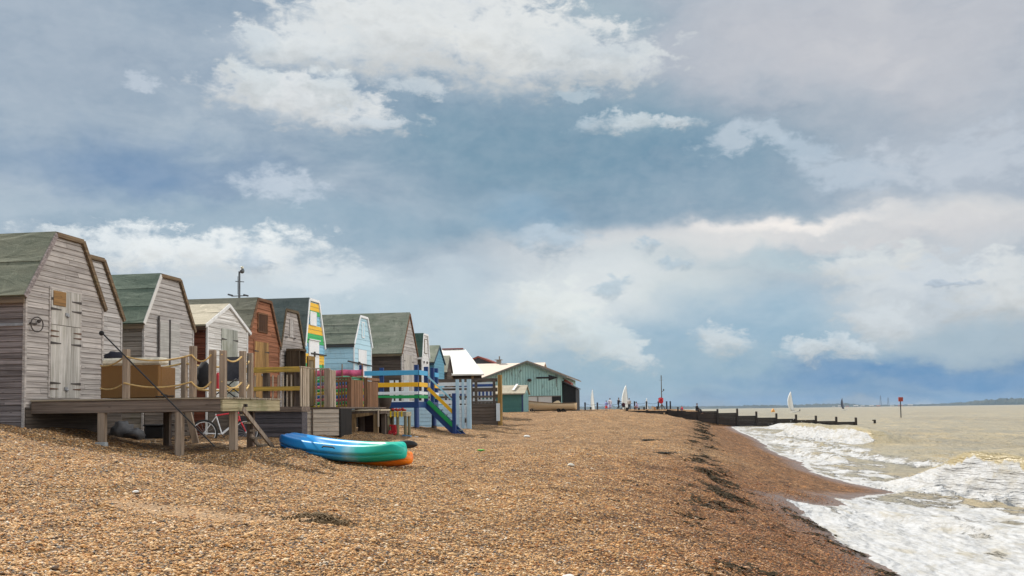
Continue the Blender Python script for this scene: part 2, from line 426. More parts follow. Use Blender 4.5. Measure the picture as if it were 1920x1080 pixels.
# ------------------------------------------------------------------ terrain
ST = [
 (-40, [(-60,2.4),(-14,2.4),(-11.5,2.3),(-8,1.8),(-4,1.4),(0,.85),(2,.3),(3,.02),(5,-.25),(12,-.9),(40,-3)]),
 (10,  [(-60,2.4),(-14,2.4),(-11.5,2.3),(-8,1.75),(-4,1.35),(0,.9),(2,.35),(3.1,.02),(5,-.2),(12,-.9),(40,-3)]),
 (15,  [(-60,2.4),(-16,2.45),(-12.4,2.42),(-11.5,2.36),(-10,2.02),(-8.6,1.84),(-7.4,1.78),(-6,1.6),(-4.5,1.5),(-2,1.27),(0,1.03),(2,.42),(3.1,.03),(5,-.12),(12,-.8),(40,-3)]),
 (17,  [(-60,2.3),(-16,2.4),(-12.4,2.38),(-11.5,2.3),(-10,2.0),(-8.6,1.84),(-7.7,1.88),(-7.1,1.86),(-6,1.62),(-4.5,1.54),(-2,1.3),(0,1.06),(2,.45),(3.1,.04),(5,-.08),(12,-.8),(40,-3)]),
 (20,  [(-60,2.2),(-12.4,2.0),(-10,1.92),(-8.5,1.8),(-7.5,1.74),(-5,1.56),(-2,1.36),(0,1.1),(2,.5),(3.1,.05),(5,-.05),(12,-.8),(40,-3)]),
 (27,  [(-60,2.2),(-12.4,1.85),(-10,1.77),(-8,1.68),(-5,1.58),(-2,1.45),(0,1.22),(2,.72),(4,.2),(5,.02),(8,-.2),(12,-.8),(40,-3)]),
 (38,  [(-60,2.2),(-12.4,1.95),(-9.4,1.82),(-8.6,1.6),(-8,1.5),(-6,1.52),(-3,1.55),(0,1.42),(2,1.0),(4,.38),(5.4,.03),(8,-.2),(12,-.8),(40,-3)]),
 (50,  [(-60,2.2),(-12,1.95),(-8.3,1.72),(-5,1.8),(-2,1.72),(0,1.58),(2,1.15),(4,.48),(5.8,.03),(8,-.2),(12,-.8),(40,-3)]),
 (70,  [(-60,2.2),(-12,2.1),(-8,2.2),(-4,2.2),(-2,2.12),(0,1.95),(2,1.6),(3,1.33),(5,.5),(6.3,.04),(9,-.2),(14,-.8),(40,-3)]),
 (88,  [(-60,2.35),(-14,2.35),(-10,2.3),(-6,2.34),(-3,2.25),(0,1.9),(2,1.3),(4,.65),(6,.2),(7,.03),(10,-.2),(14,-.8),(40,-3)]),
 (108, [(-60,2.4),(-14,2.4),(-10,2.4),(-6,2.3),(-3,1.6),(0,.8),(4,.3),(7.4,.02),(10,-.2),(14,-.8),(40,-3)]),
 (139.4, [(-60,2.45),(-14,2.45),(-8,2.4),(-6,2.2),(-4,1.3),(0,.6),(4,.3),(8.4,0),(10,-.2),(14,-.8),(40,-3)]),
 (141, [(-60,2.5),(-8,2.5),(-6,2.42),(-2,2.25),(4,1.5),(8,.6),(11,0),(14,-.4),(40,-3)]),
 (150, [(-60,2.55),(0,2.5),(4,2.2),(10,.6),(13,0),(16,-.4),(40,-3)]),
 (168, [(-60,2.5),(-6,2.45),(0,2.3),(4,1.6),(10,.4),(13,0),(16,-.4),(40,-3)]),
 (185, [(-60,-.6),(40,-3)]),
 (220, [(-60,-3),(40,-3)]),
]
def h0(X, Y):
    X = np.asarray(X, float); Y = np.asarray(Y, float)
    ys = [s[0] for s in ST]
    P_ = np.stack([np.interp(X, [p[0] for p in s[1]], [p[1] for p in s[1]]) for s in ST])
    i = np.clip(np.searchsorted(ys, Y)-1, 0, len(ys)-2)
    t = np.clip((Y-np.take(ys, i))/(np.take(ys, i+1)-np.take(ys, i)), 0, 1); t = t*t*(3-2*t)
    a = np.take_along_axis(P_, i[None], 0)[0]; b = np.take_along_axis(P_, (i+1)[None], 0)[0]
    return a*(1-t)+b*t
def ground(X, Y, fine=True):
    X = np.asarray(X, float); Y = np.asarray(Y, float); z = 0
    for dx, w in ((-.5, .25), (0, .5), (.5, .25)): z = z+w*h0(X+dx, Y)
    if fine:
        k = np.clip(z/.35, 0, 1)
        lump = (fbm(X*.55+3, Y*.45, 4, .55)-.5)*.26+(fbm(X*2.3, Y*1.9+5, 4, .6)-.5)*.13
        cusp = (fbm(X*.35+9, Y*.12, 3)-.5)*.16
        ridge = .05*np.exp(-((X-1.0-.5*np.sin(Y*.5))/.5)**2)
        z = z+k*(lump+cusp+ridge)
        # shoulder heaped beside the deck and pale dip in the foreground
        z = z+.10*np.exp(-((X+7.0)/.9)**2-((Y-16.4)/.8)**2)
        z = z-.11*np.exp(-((X+9.4)/1.3)**2-((Y-17.0)/1.7)**2)+.07*np.exp(-((X+12.6)/1.3)**2-((Y-14.6)/1.2)**2)
        z = z-.07*np.exp(-((X+3.4)/3.2)**2-((Y-10.4)/.35)**2)
    return z
def gz(x, y): return float(ground(np.array([x]), np.array([y]))[0])

XW = np.array([[0,3.2],[14,3.3],[15.7,3.24],[17.5,3.02],[20.4,2.78],[23.1,2.58],[23.9,3.5],[24.96,4.2],[26.2,4.1],[27.6,4.8],[29.5,5.4],[30.6,6.5],[31.4,6.75],[33.5,6.2],[36,5.5],[38.7,5.33],[43,5.5],[46.4,5.9],[52,5.55],[59,5.5],[64,6.1],[70.7,6.4],[85,7],[106,7.3],[137,8.3],[141,10],[146,12.3],[300,12.5]])
def edge(Y):
    return np.interp(Y, XW[:,0], XW[:,1])+(fbm(Y*1.1, Y*0+4.2, 5, .68)-.5)*.6

def grid_faces(nx, ny):
    i = np.arange((nx-1)*(ny-1)); r = i//(nx-1); c = i % (nx-1); a = r*nx+c
    return np.stack([a, a+1, a+nx+1, a+nx], 1)
def geo_steps(a, b, s0, k, cap=1e9):
    out = [a]; s = s0
    while out[-1] < b: out.append(out[-1]+s); s = min(s*k, cap)
    return out

def shingle_nodes(N, P, dampf, weedf):
    """pebble colours; returns colour, height socket"""
    def layer(scale, seed):
        vo = N.n('ShaderNodeTexVoronoi'); vo.feature = 'F1'
        N.put(vo.inputs['Vector'], N.mapping(P, (1, 1, 1), (seed, seed*.7, seed*.3))); vo.inputs['Scale'].default_value = scale
        vo.inputs['Randomness'].default_value = .95
        sp = N.n('ShaderNodeSeparateColor'); N.L.new(vo.outputs['Color'], sp.inputs[0])
        c = N.ramp(sp.outputs[0], PEB, True)
        c = N.mix(N.math('MULTIPLY', sp.outputs[1], .55), c, N.mix(1., c, (.45, .42, .4), 'MULTIPLY'))
        return c, vo.outputs['Distance'], sp.outputs[2]
    c1, d1, r1 = layer(21, 0); c2, d2, r2 = layer(40, 3.1)
    pick = N.noise(P, 9, 3, .6)
    m = N.mapr(pick, .44, .54)
    c = N.mix(m, c1, c2); d = N.math('ADD', N.math('MULTIPLY', d1, N.math('SUBTRACT', 1., m)), N.math('MULTIPLY', d2, m))
    gap = N.mapr(d, .34, .62)
    c = N.mix(N.math('MULTIPLY', gap, .72), c, (.045, .028, .014))
    return c, d
PEB = [(0, (0.485,0.261,0.099)), (.14, (0.660,0.410,0.188)), (.27, (0.388,0.163,0.049)), (.38, (0.776,0.559,0.332)), (.48, (0.563,0.289,0.094)), (.59, (0.184,0.111,0.063)), (.69, (0.582,0.345,0.143)), (.78, (0.718,0.447,0.206)), (.86, (0.126,0.083,0.054)), (.90, (0.194,0.177,0.166)), (.94, (0.776,0.652,0.502)), (.97, (0.078,0.061,0.049))]

def make_beach_mat():
    m, N, b = new_mat('shingle_beach')
    P = N.n('ShaderNodeTexCoord').outputs['Object']
    sp = N.n('ShaderNodeSeparateXYZ'); N.L.new(P, sp.inputs[0])
    at = N.n('ShaderNodeAttribute'); at.attribute_name = 'shore'     # metres to the water's edge
    at2 = N.n('ShaderNodeAttribute'); at2.attribute_name = 'weed'
    wob = N.math('SUBTRACT', N.noise(P, .7, 6, .6), .5)
    c, d = shingle_nodes(N, P, None, None)
    big = N.noise(P, .35, 6, .6); med = N.noise(N.mapping(P, (1, .5, 1)), 1.6, 6, .7)
    c = N.mix(N.mapr(big, .4, .65, 0, .35), c, N.mix(1., c, (.72, .62, .52), 'MULTIPLY'))
    c = N.mix(N.mapr(med, .50, .72, 0, .5), c, N.mix(1., c, (1.35, 1.3, 1.25), 'MULTIPLY'))
    c = N.mix(N.mapr(med, .46, .30, 0, .45), c, N.mix(1., c, (.6, .52, .45), 'MULTIPLY'))
    gr = N.noise(P, 1.1, 7, .86)                       # grain that survives at every distance
    c = N.mix(N.mapr(gr, .50, .64, 0, .85), c, N.mix(1., c, (1.55, 1.5, 1.42), 'MULTIPLY'))
    c = N.mix(N.mapr(gr, .49, .36, 0, .85), c, N.mix(1., c, (.45, .38, .32), 'MULTIPLY'))
    # damp reddish shingle with the seaward slope's shade painted in
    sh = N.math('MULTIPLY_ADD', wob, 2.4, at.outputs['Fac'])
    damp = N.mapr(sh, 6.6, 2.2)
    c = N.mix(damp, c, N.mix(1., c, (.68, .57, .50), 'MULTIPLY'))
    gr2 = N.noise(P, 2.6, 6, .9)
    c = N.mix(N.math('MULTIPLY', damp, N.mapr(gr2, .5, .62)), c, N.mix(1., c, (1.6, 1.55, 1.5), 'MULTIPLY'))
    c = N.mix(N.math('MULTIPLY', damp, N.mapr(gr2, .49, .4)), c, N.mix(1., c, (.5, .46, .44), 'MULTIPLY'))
    wet = N.mapr(N.math('MULTIPLY_ADD', wob, .8, at.outputs['Fac']), 1.3, .1)
    c = N.mix(wet, c, N.mix(.55, N.mix(1., c, (.72, .62, .58), 'MULTIPLY'), (.24, .185, .16)))
    # strandline weed stain, widened to paint in the ridge's shade
    wn = N.noise(N.mapping(P, (1.2, .6, 1)), 1.5, 7, .72)
    weed_shade_fac = N.math('MULTIPLY', at2.outputs['Fac'], N.mapr(wn, .45, .62))
    weed_shade_fac = N.math('MULTIPLY', weed_shade_fac, .62)
    c = N.mix(weed_shade_fac, c, N.mix(N.noise(P, 22, 4, .7), (.010, .009, .005), (.05, .035, .018)))
    at4 = N.n('ShaderNodeAttribute'); at4.attribute_name = 'sand'
    c = N.mix(N.math('MULTIPLY', N.mapr(N.math('ADD', at4.outputs['Fac'], N.math('SUBTRACT', gr, .5)), .35, .6), .5), c, (.50, .33, .19))
    N.L.new(c, b.inputs['Base Color'])
    N.put(b.inputs['Roughness'], N.mapr(wet, 0, 1, .85, .38, False))
    b.inputs['Specular IOR Level'].default_value = .3
    hgt = N.math('SUBTRACT', 1., N.math('MINIMUM', d, .8))
    hgt2 = N.noise(P, 5, 5, .7); hgt3 = N.noise(P, 1.3, 4, .6)
    n0 = N.bump(hgt3, .8, .2); n1 = N.bump(hgt2, .7, .05, n0); n2 = N.bump(hgt, .9, .03, n1)
    N.L.new(n2, b.inputs['Normal'])
    return m

def build_beach():
    xs = np.array(sorted([-x for x in geo_steps(18, 4500, .4, 1.35)])+list(np.arange(-17.9, -12, .25))+list(np.arange(-12, 8.6, .085))+geo_steps(8.7, 4500, .3, 1.3))
    ys = np.array(sorted([-y for y in geo_steps(0, 3000, 1., 1.5)][1:])+list(np.arange(0, 4, .4))+geo_steps(4, 200, .07, 1.008, .9)+geo_steps(202, 12000, 3, 1.35))
    X, Y = np.meshgrid(xs, ys); Z = ground(X, Y)
    V = np.stack([X.ravel(), Y.ravel(), Z.ravel()], 1)
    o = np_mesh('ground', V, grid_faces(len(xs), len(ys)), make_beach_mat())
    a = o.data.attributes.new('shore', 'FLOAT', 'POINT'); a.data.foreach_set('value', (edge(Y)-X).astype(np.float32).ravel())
    w = weed_shade_density(X, Y); a = o.data.attributes.new('sand', 'FLOAT', 'POINT'); a.data.foreach_set('value', sand_patch(X, Y).astype(np.float32).ravel())
    a = o.data.attributes.new('weed', 'FLOAT', 'POINT'); a.data.foreach_set('value', w.astype(np.float32).ravel())
    tag(o, kind='structure')
def sand_patch(X, Y): return np.exp(-((X+4.9)/1.5)**4-((Y-10.55-.12*np.sin(X*1.7))/.28)**2)
def strand(Y): return np.interp(Y, [0, 10, 16, 24, 40, 60, 75, 90], [.9, 1.2, 1.35, 1.1, 1.3, 2.1, 2.6, 2.3])+(fbm(Y*.35, Y*0+1.5, 3)-.5)*.7
def weed_shade_density(X, Y):
    d = X-strand(Y)
    a = .95*np.exp(-(d/.36)**2)*sstep(12, 20, Y)*(1-sstep(78, 92, Y))  # band made wide so its dark tone also carries the ridge's shade
    near = np.exp(-((X-1.2)/.9)**2)*(1-sstep(17, 24, Y))*.35
    b = np.exp(-((X-edge(Y)+.28)/.16)**2)*sstep(13, 15, Y)*(1-sstep(20, 22, Y))*.7
    return np.clip(a+near+b, 0, 1)

# ------------------------------------------------------------------ sea
def foam_field(X, Y):
    d = X-edge(Y)
    w = np.interp(Y, [0, 15, 20, 24, 28, 34, 45, 60, 80, 110, 140], [5.6, 5.2, 5.4, 4.6, 3.6, 2.5, 4.2, 6.4, 6.5, 5, 2.5])
    n = fbm(X*.5+2, Y*.16+8, 4, .6); n2 = fbm(X*1.7, Y*.5, 4, .6)
    f = 1-sstep(.50, 1.15, d/w+(n-.5)*1.2)
    f = f*np.where(Y < 26, .80-.12*sstep(2.2, 4.5, d), .50)+f*.9*(n2-.45)
    f = np.maximum(f, (.62+.75*n2)*(1-sstep(.0, .55, d)))          # bright swash rim
    return f, d
WAVES = [ # crest x, y0, y1, height, seaward width, shoreward width
 (7.9, 12, 35, 1.0, 1.9, .62), (11.2, 70, 98, .95, 3.0, .8), (13.9, 100, 136, .45, 3.5, 1.2), (9.3, 40, 62, .22, 1.6, .6),
 (4.6, 8, 26, .16, .8, .3), (6.9, 46, 60, .22, 1., .4), (8.0, 62, 78, .25, 1.2, .4), (17, 20, 60, .28, 3, 2), (22, 50, 100, .28, 4, 3), (29, 60, 115, .28, 5, 4)]
def sea_height(X, Y):
    d = X-edge(Y); far = sstep(0, 8, d)
    z = (fbm(X*.55+7, Y*.16, 4, .55)-.5)*.42*far+(fbm(X*1.9, Y*.7+3, 3, .55)-.5)*.06*sstep(0, 3, d)
    f = np.zeros_like(X); cr = np.zeros_like(X); clr = np.zeros_like(X)
    for (xc, y0, y1, h, ws, wl) in WAVES:
        c = xc+(fbm(Y*.13+xc, Y*0, 3)-.5)*1.2+.45*(y1-2.5-Y)*(1. if y1 < 50 else .28)
        t = sstep(y0, y0+3, Y)*(1-sstep(y1-(y1-y0)*.18, y1, Y)); u = X-c
        amp = h*t*(.75+.5*fbm(Y*.4+xc, Y*0+3, 3))
        prof = np.where(u < 0, np.exp(-(u/wl)**2), np.exp(-(u/ws)**2))
        bl = 1-np.abs(2*fbm(X*1.5+xc, Y*1.5, 2, .5)-1)*2.2; rough = ((bl-.5)*.26+(fbm(X*4.5, Y*4.5, 3, .6)-.5)*.22)*np.exp(-((u+wl*1.9)/(wl*1.1))**2)
        z = z+amp*(prof+rough)
        front = np.exp(-((u+wl*1.5)/(wl*1.5))**2)*np.clip(amp/.3, 0, 1)
        if h > .3 and xc < 16: f = np.maximum(f, front*1.4)
        elif xc < 12: f = np.maximum(f, front*.8)
        # backs of breaking crests are clear of foam
        cr = np.maximum(cr, amp*np.exp(-((u-.05)/(ws*.5))**2))
        if h > .7: clr = np.maximum(clr, sstep(-.42, -.12, u+(fbm(X*0+Y*2.2, Y*0+1, 3)-.5)*.35)*(1-sstep(ws*.9, ws*1.5, u))*t*1.3)
    return z, f, cr, clr
def make_sea_mat():
    m, N, b = new_mat('sea_water')
    P = N.n('ShaderNodeTexCoord').outputs['Object']
    at = N.n('ShaderNodeAttribute'); at.attribute_name = 'foam'
    # lacy foam
    wv = N.vmath('ADD', P, N.vmath('MULTIPLY', N.vmath('SUBTRACT', N.noise(P, .8, 4, .6, 0, True), (.5, .5, .5)), (1.2, 1.6, .3)))
    st = N.mapping(wv, (1., .42, 1))
    n1 = N.noise(st, 1.3, 8, .68, .6); n2 = N.noise(N.mapping(wv, (1, .3, 1)), 6, 5, .7)
    vo = N.n('ShaderNodeTexVoronoi'); vo.feature = 'DISTANCE_TO_EDGE'; N.put(vo.inputs['Vector'], st); vo.inputs['Scale'].default_value = 2.1
    lace = N.mapr(vo.outputs['Distance'], .16, .0)
    pat = N.math('ADD', N.math('MULTIPLY', n1, .86), N.math('ADD', N.math('MULTIPLY', n2, .19), N.math('MULTIPLY', lace, .12)))
    fo = N.mapr(N.math('ADD', at.outputs['Fac'], N.math('SUBTRACT', pat, .56)), .36, .60)
    # white flecks far out
    fl = N.noise(N.mapping(P, (.5, .22, 1)), 1.1, 6, .7); fl2 = N.noise(N.mapping(P, (.06, .05, 1)), 1., 3, .5)
    fleck = N.math('MULTIPLY', N.mapr(fl, .70, .76), N.mapr(fl2, .45, .6))
    fo = N.math('MAXIMUM', fo, N.math('MULTIPLY', fleck, .8))
    big = N.noise(N.mapping(P, (.03, .012, 1)), 1.5, 5, .6); med = N.noise(N.mapping(P, (.5, .16, 1)), .9, 6, .65)
    wc = N.mix(N.mapr(big, .35, .65), (.285, .235, .145), (.355, .30, .19))
    wc = N.mix(N.mapr(med, .48, .66, 0, .7), wc, (.44, .34, .18))
    wc = N.mix(N.mapr(med, .48, .34, 0, .65), wc, (.215, .20, .15))
    at3 = N.n('ShaderNodeAttribute'); at3.attribute_name = 'crest'
    wc = N.mix(N.mapr(at3.outputs['Fac'], .2, .9, 0, .7), wc, (.38, .31, .17))
    tint = N.noise(N.mapping(wv, (.7, .28, 1)), 1.9, 6, .66)
    fc_ = N.mix(N.mapr(n2, .36, .62), (.385, .38, .37), (.485, .49, .50))
    fc_ = N.mix(N.mapr(tint, .50, .68, 0, .8), fc_, (.35, .315, .245))
    c = N.mix(fo, wc, fc_)
    N.L.new(c, b.inputs['Base Color'])
    N.put(b.inputs['Roughness'], N.mapr(fo, 0, 1, .3, .85, False))
    b.inputs['Specular IOR Level'].default_value = .35
    hb = N.noise(N.mapping(P, (1, .45, 1)), 2.6, 6, .66, .3); hc = N.noise(N.mapping(P, (.22, .09, 1)), 1.4, 5, .6)
    hd = N.noise(N.mapping(P, (1, .5, 1)), 9, 4, .6)
    nn = N.bump(hc, .9, 1.1); calm = N.math('SUBTRACT', 1., N.math('MULTIPLY', N.math('MAXIMUM', fo, N.mapr(at3.outputs['Fac'], .15, .5)), .85))
    nn = N.bump(N.math('MULTIPLY', hb, calm), 1., .3, nn); nn = N.bump(N.math('MULTIPLY', hd, calm), .6, .05, nn)
    nn = N.bump(N.math('ADD', fo, N.math('MULTIPLY', n2, .7)), .3, .06, nn)
    N.L.new(nn, b.inputs['Normal'])
    return m
def build_sea():
    xs = np.array(sorted([-x for x in geo_steps(20, 9000, 8, 1.5)])+list(np.arange(-18, 2, 1.))+list(np.arange(2, 16, .075))+geo_steps(16.05, 9000, .11, 1.035))
    ys = np.array(sorted([-y for y in geo_steps(5, 4000, 2., 1.5)])+list(np.arange(-4, 11, .8))+geo_steps(11, 180, .075, 1.006, .8)+geo_steps(181, 14000, 1.2, 1.05))
    X, Y = np.meshgrid(xs, ys)
    fo, d = foam_field(X, Y); z, wf, cr, clr = sea_height(X, Y)
    z = z*np.where(Y > 600, 0, 1)
    g = ground(X, Y)
    k = sstep(.0, 1.6, d)
    thin = g+np.clip(d*.10, -.12, .022)
    sheet = np.maximum(thin, -.02+z*k)
    Z = np.where(d < 0, np.where(d > -1.5, thin, np.minimum(g-.15, 0)), sheet*(1-k)+np.maximum(z, g+.02)*k)
    Z = np.where(Y > 175, z, Z)
    f = np.clip(np.maximum(fo, wf)-1.1*clr, 0, 1.2)*np.where(Y > 200, 0, 1)
    V = np.stack([X.ravel(), Y.ravel(), Z.ravel()], 1)
    o = np_mesh('sea', V, grid_faces(len(xs), len(ys)), make_sea_mat())
    a = o.data.attributes.new('foam', 'FLOAT', 'POINT'); a.data.foreach_set('value', f.astype(np.float32).ravel())
    a = o.data.attributes.new('crest', 'FLOAT', 'POINT'); a.data.foreach_set('value', cr.astype(np.float32).ravel())
    tag(o, kind='structure')

def build_spray():
    mb = MB(); rnd = random.Random(3)
    for (Xa, Ya, Xb, Yb, n, sp, hh, s0) in ((8.1, 31.2, 9.4, 28.3, 120, .3, .4, .008), (10.9, 92, 11.4, 84, 90, .9, .7, .02), (7.9, 31.4, 8.3, 30.6, 60, .2, .6, .008)):
        for i in range(n):
            t = rnd.random(); x = Xa+(Xb-Xa)*t+rnd.gauss(-.15, sp); y = Ya+(Yb-Ya)*t+rnd.gauss(0, sp); z = .75+abs(rnd.gauss(0, .35))*hh; s = s0*rnd.uniform(.4, 1.3)
            mb.ball((x, y, z), (s, s, s*1.3), 4, 3)
    m, N, b = new_mat('spray_drops'); b.inputs['Base Color'].default_value = (.75, .76, .77, 1); b.inputs['Roughness'].default_value = .6
    o = mb.build('spray', m); tag(o, 'white spray thrown up by the breaking waves', 'spray', kind='stuff')

# loose stones lying on the near beach
def build_pebbles(n=190000):
    m, N, b = new_mat('loose_pebble')
    rnd = N.n('ShaderNodeNewGeometry').outputs['Random Per Island']
    c = N.ramp(rnd, PEB, True)
    P = N.n('ShaderNodeTexCoord').outputs['Object']; sp = N.n('ShaderNodeSeparateXYZ'); N.L.new(P, sp.inputs[0])
    wob = N.noise(P, .7, 6, .6)
    damp = N.mapr(N.math('MULTIPLY_ADD', N.math('SUBTRACT', wob, .5), 2.4, sp.outputs[0]), -1., 1.6)  # moist brown tone, slope shade painted into the stones as well
    c = N.mix(damp, c, N.mix(1., c, (.56, .43, .40), 'MULTIPLY'))
    N.L.new(c, b.inputs['Base Color']); b.inputs['Roughness'].default_value = .7
    u = RNG.random(n); Yp = 5.5*(26/5.5)**(u**.85)
    lo = -.80*Yp; hi = np.minimum(.36*Yp, edge(Yp)-.25)
    Xp = lo+(hi-lo)*RNG.random(n)
    keep = (RNG.random(n) > .85*sand_patch(Xp, Yp)) & ~((Xp < -7.2) & (Yp > 16.5)) & (Xp > -11.3)
    Xp, Yp = Xp[keep], Yp[keep]; n = len(Xp)
    Zp = ground(Xp, Yp)
    s = .008+.010*RNG.random(n)**2+.012*(RNG.random(n) < .02)+.022*(RNG.random(n) < .0025)
    ico = np.array([(0,0,1),(.9,0,.15),(.25,.85,0),(-.75,.5,.1),(-.75,-.55,0),(.28,-.85,.1),(0,0,-.8)])
    fc = np.array([(0,1,2),(0,2,3),(0,3,4),(0,4,5),(0,5,1),(6,2,1),(6,3,2),(6,4,3),(6,5,4),(6,1,5)])
    a = RNG.random(n)*6.283; ax = s*(1.0+.5*RNG.random(n)); ay = s*(.7+.3*RNG.random(n)); azs = s*(.45+.3*RNG.random(n))
    tl = (RNG.random(n)-.5)*.9
    v = ico[None]*np.stack([ax, ay, azs], 1)[:, None]
    v = v*(1+.22*(RNG.random((n, 7, 1))-.5))
    y2 = v[..., 1]*np.cos(tl)[:, None]-v[..., 2]*np.sin(tl)[:, None]; z2 = v[..., 1]*np.sin(tl)[:, None]+v[..., 2]*np.cos(tl)[:, None]
    x3 = v[..., 0]*np.cos(a)[:, None]-y2*np.sin(a)[:, None]; y3 = v[..., 0]*np.sin(a)[:, None]+y2*np.cos(a)[:, None]
    V = np.stack([x3+Xp[:, None], y3+Yp[:, None], z2+(Zp+azs*.45)[:, None]], 2).reshape(-1, 3)
    F = (fc[None]+(np.arange(n)*7)[:, None, None]).reshape(-1, 3)
    o = np_mesh('pebbles', V, F, m, True)
    tag(o, 'loose tan and brown pebbles scattered over the near beach', 'pebbles', kind='stuff')

def build_weed():
    m, N, b = new_mat('seaweed')
    P = N.n('ShaderNodeTexCoord').outputs['Object']
    N.L.new(N.mix(N.noise(P, 14, 4, .7), (.018, .014, .008), (.07, .05, .026)), b.inputs['Base Color']); b.inputs['Roughness'].default_value = .85; b.inputs['Specular IOR Level'].default_value = .15
    n = 20000; u = RNG.random(n); Y = 9*(85/9)**u; X = -.8+4*RNG.random(n)
    pr = weed_shade_density(X, Y)*sstep(.50, .62, fbm(X*1.3, Y*.8+2, 3, .6))*np.where(Y < 15, .5, 1)
    k = RNG.random(n) < pr; X = np.repeat(X[k], 3); Y = np.repeat(Y[k], 3); n = len(X)
    X = X+RNG.normal(0, .04, n); Y = Y+RNG.normal(0, .06, n)
    L = (.05+.11*RNG.random(n))*(1+Y/40); w = (.006+.012*RNG.random(n))*(1+Y/30); a = RNG.random(n)*6.28; cx, cy = X.copy(), Y.copy(); rows = []
    for i in range(4):
        z = ground(cx, cy)+.004+.02*RNG.random(n)
        rows.append(np.stack([np.stack([cx-np.sin(a)*w, cy+np.cos(a)*w, z], 1), np.stack([cx+np.sin(a)*w, cy-np.cos(a)*w, z+.006*RNG.random(n)], 1)], 1))
        a = a+RNG.random(n)*1.8-.9; cx = cx+np.cos(a)*L/4; cy = cy+np.sin(a)*L/4
    V = np.concatenate(rows, 1).reshape(-1, 3); q = np.array([(0,1,3,2), (2,3,5,4), (4,5,7,6)])
    F = (q[None]+(np.arange(n)*8)[:, None, None]).reshape(-1, 4)
    o = np_mesh('seaweed', V, F, m, False)
    tag(o, 'dark stranded seaweed along the high water line of the beach', 'seaweed', kind='stuff')
    # the single heap on the dry shingle
    mb = MB(); cx, cy = HEAP; hm = plain('brown_weed', (.13, .085, .04), .9)
    mb.ball((cx, cy, gz(cx, cy)), (.2, .13, .075), 16, 9, .5, 4)
    for i in range(200):
        r = abs(random.gauss(0, .12)); t = random.random()*6.28
        x = cx+r*math.cos(t)*1.9; y = cy+r*math.sin(t)*.9; z = gz(x, y)+.09*math.exp(-(r/.16)**2)
        q = (x+random.uniform(-.06, .06), y+random.uniform(-.04, .04), z+random.uniform(0, .03))
        mb.tube([(x, y, z), ((x+q[0])/2, (y+q[1])/2, z+.025), q], [.008, .011, .004], 4)
    top(mb, 'seaweed_clump', hm, 'small heap of brown seaweed alone on the dry shingle', 'seaweed')
HEAP = (-3.76, 10.47)

# ------------------------------------------------------------------ beach huts
def prange(poly, z):
    """extent of a convex polygon of (a,z) at height z"""
    xs = []
    n = len(poly)
    for i in range(n):
        (a0, z0), (a1, z1) = poly[i], poly[(i+1) % n]
        if abs(z1-z0) < 1e-9:
            if abs(z-z0) < 1e-6: xs += [a0, a1]
            continue
        t = (z-z0)/(z1-z0)
        if -1e-6 <= t <= 1+1e-6: xs.append(a0+(a1-a0)*t)
    return (min(xs), max(xs)) if xs else None

def boards(mb, poly, face, pos, sgn, pitch, t=.022, breaks=2.6, lap=True):
    """horizontal boards over poly; face 'x': poly in (y,z) on plane x=pos looking sgn*x; face 'y': poly in (x,z)"""
    z0 = min(p[1] for p in poly); z1 = max(p[1] for p in poly); z = z0; g = .005
    while z < z1-.01:
        zt = min(z+pitch-.011, z1)
        r0 = prange(poly, z+1e-4); r1 = prange(poly, zt-1e-4)
        if r0 and r1:
            a, b = r0; cuts = [0.]
            L = b-a; x = random.uniform(.4, breaks)
            while x < L-.3: cuts.append(x/L); x += random.uniform(.7, 1.3)*breaks
            cuts.append(1.)
            for i in range(len(cuts)-1):
                c0, c1 = cuts[i], cuts[i+1]
                p = [r0[0]+(r0[1]-r0[0])*c0+(g if i else 0)*.5, r0[0]+(r0[1]-r0[0])*c1-(g*.5 if i < len(cuts)-2 else 0),
                     r1[0]+(r1[1]-r1[0])*c1-(g*.5 if i < len(cuts)-2 else 0), r1[0]+(r1[1]-r1[0])*c0+(g if i else 0)*.5]
                tb = t+random.uniform(-.002, .003); tt = t*.35 if lap else tb
                q = [(p[0], z, tb), (p[1], z, tb), (p[2], zt, tt), (p[3], zt, tt), (p[0], z, 0), (p[1], z, 0), (p[2], zt, 0), (p[3], zt, 0)]
                V = [(pos+sgn*d, a_, zz) if face == 'x' else (a_, pos+sgn*d, zz) for a_, zz, d in q]
                mb.add(V, [(0,1,2,3), (4,0,3,7), (1,5,6,2), (0,4,5,1), (3,2,6,7)])
        z += pitch
    return mb

def strip(mb, p, q, w, x0, x1, side=0):
    """flat board following a sloping line p->q in (y,z), from x0 to x1; side offsets it inward/outward"""
    (a, b), (c, d) = p, q; L = math.hypot(c-a, d-b); nx, nz = -(d-b)/L*w, (c-a)/L*w
    o = side
    mb.prism([(a+nx*o, b+nz*o), (c+nx*o, d+nz*o), (c+nx*(o-1), d+nz*(o-1)), (a+nx*(o-1), b+nz*(o-1))], 'x', x0, x1)

METAL = plain('rusty_iron', (.045, .035, .03), .6)
RUST = plain('rust_strap', (.11, .055, .03), .75)
DARK = plain('dark_inside', (.012, .012, .012), .7)

def strap(mb, x, y0, y1, z, h0=.05, h1=.015):
    mb.prism([(y0, z-h0/2), (y1, z-h1/2), (y1, z+h1/2), (y0, z+h0/2)], 'x', x, x+.008)

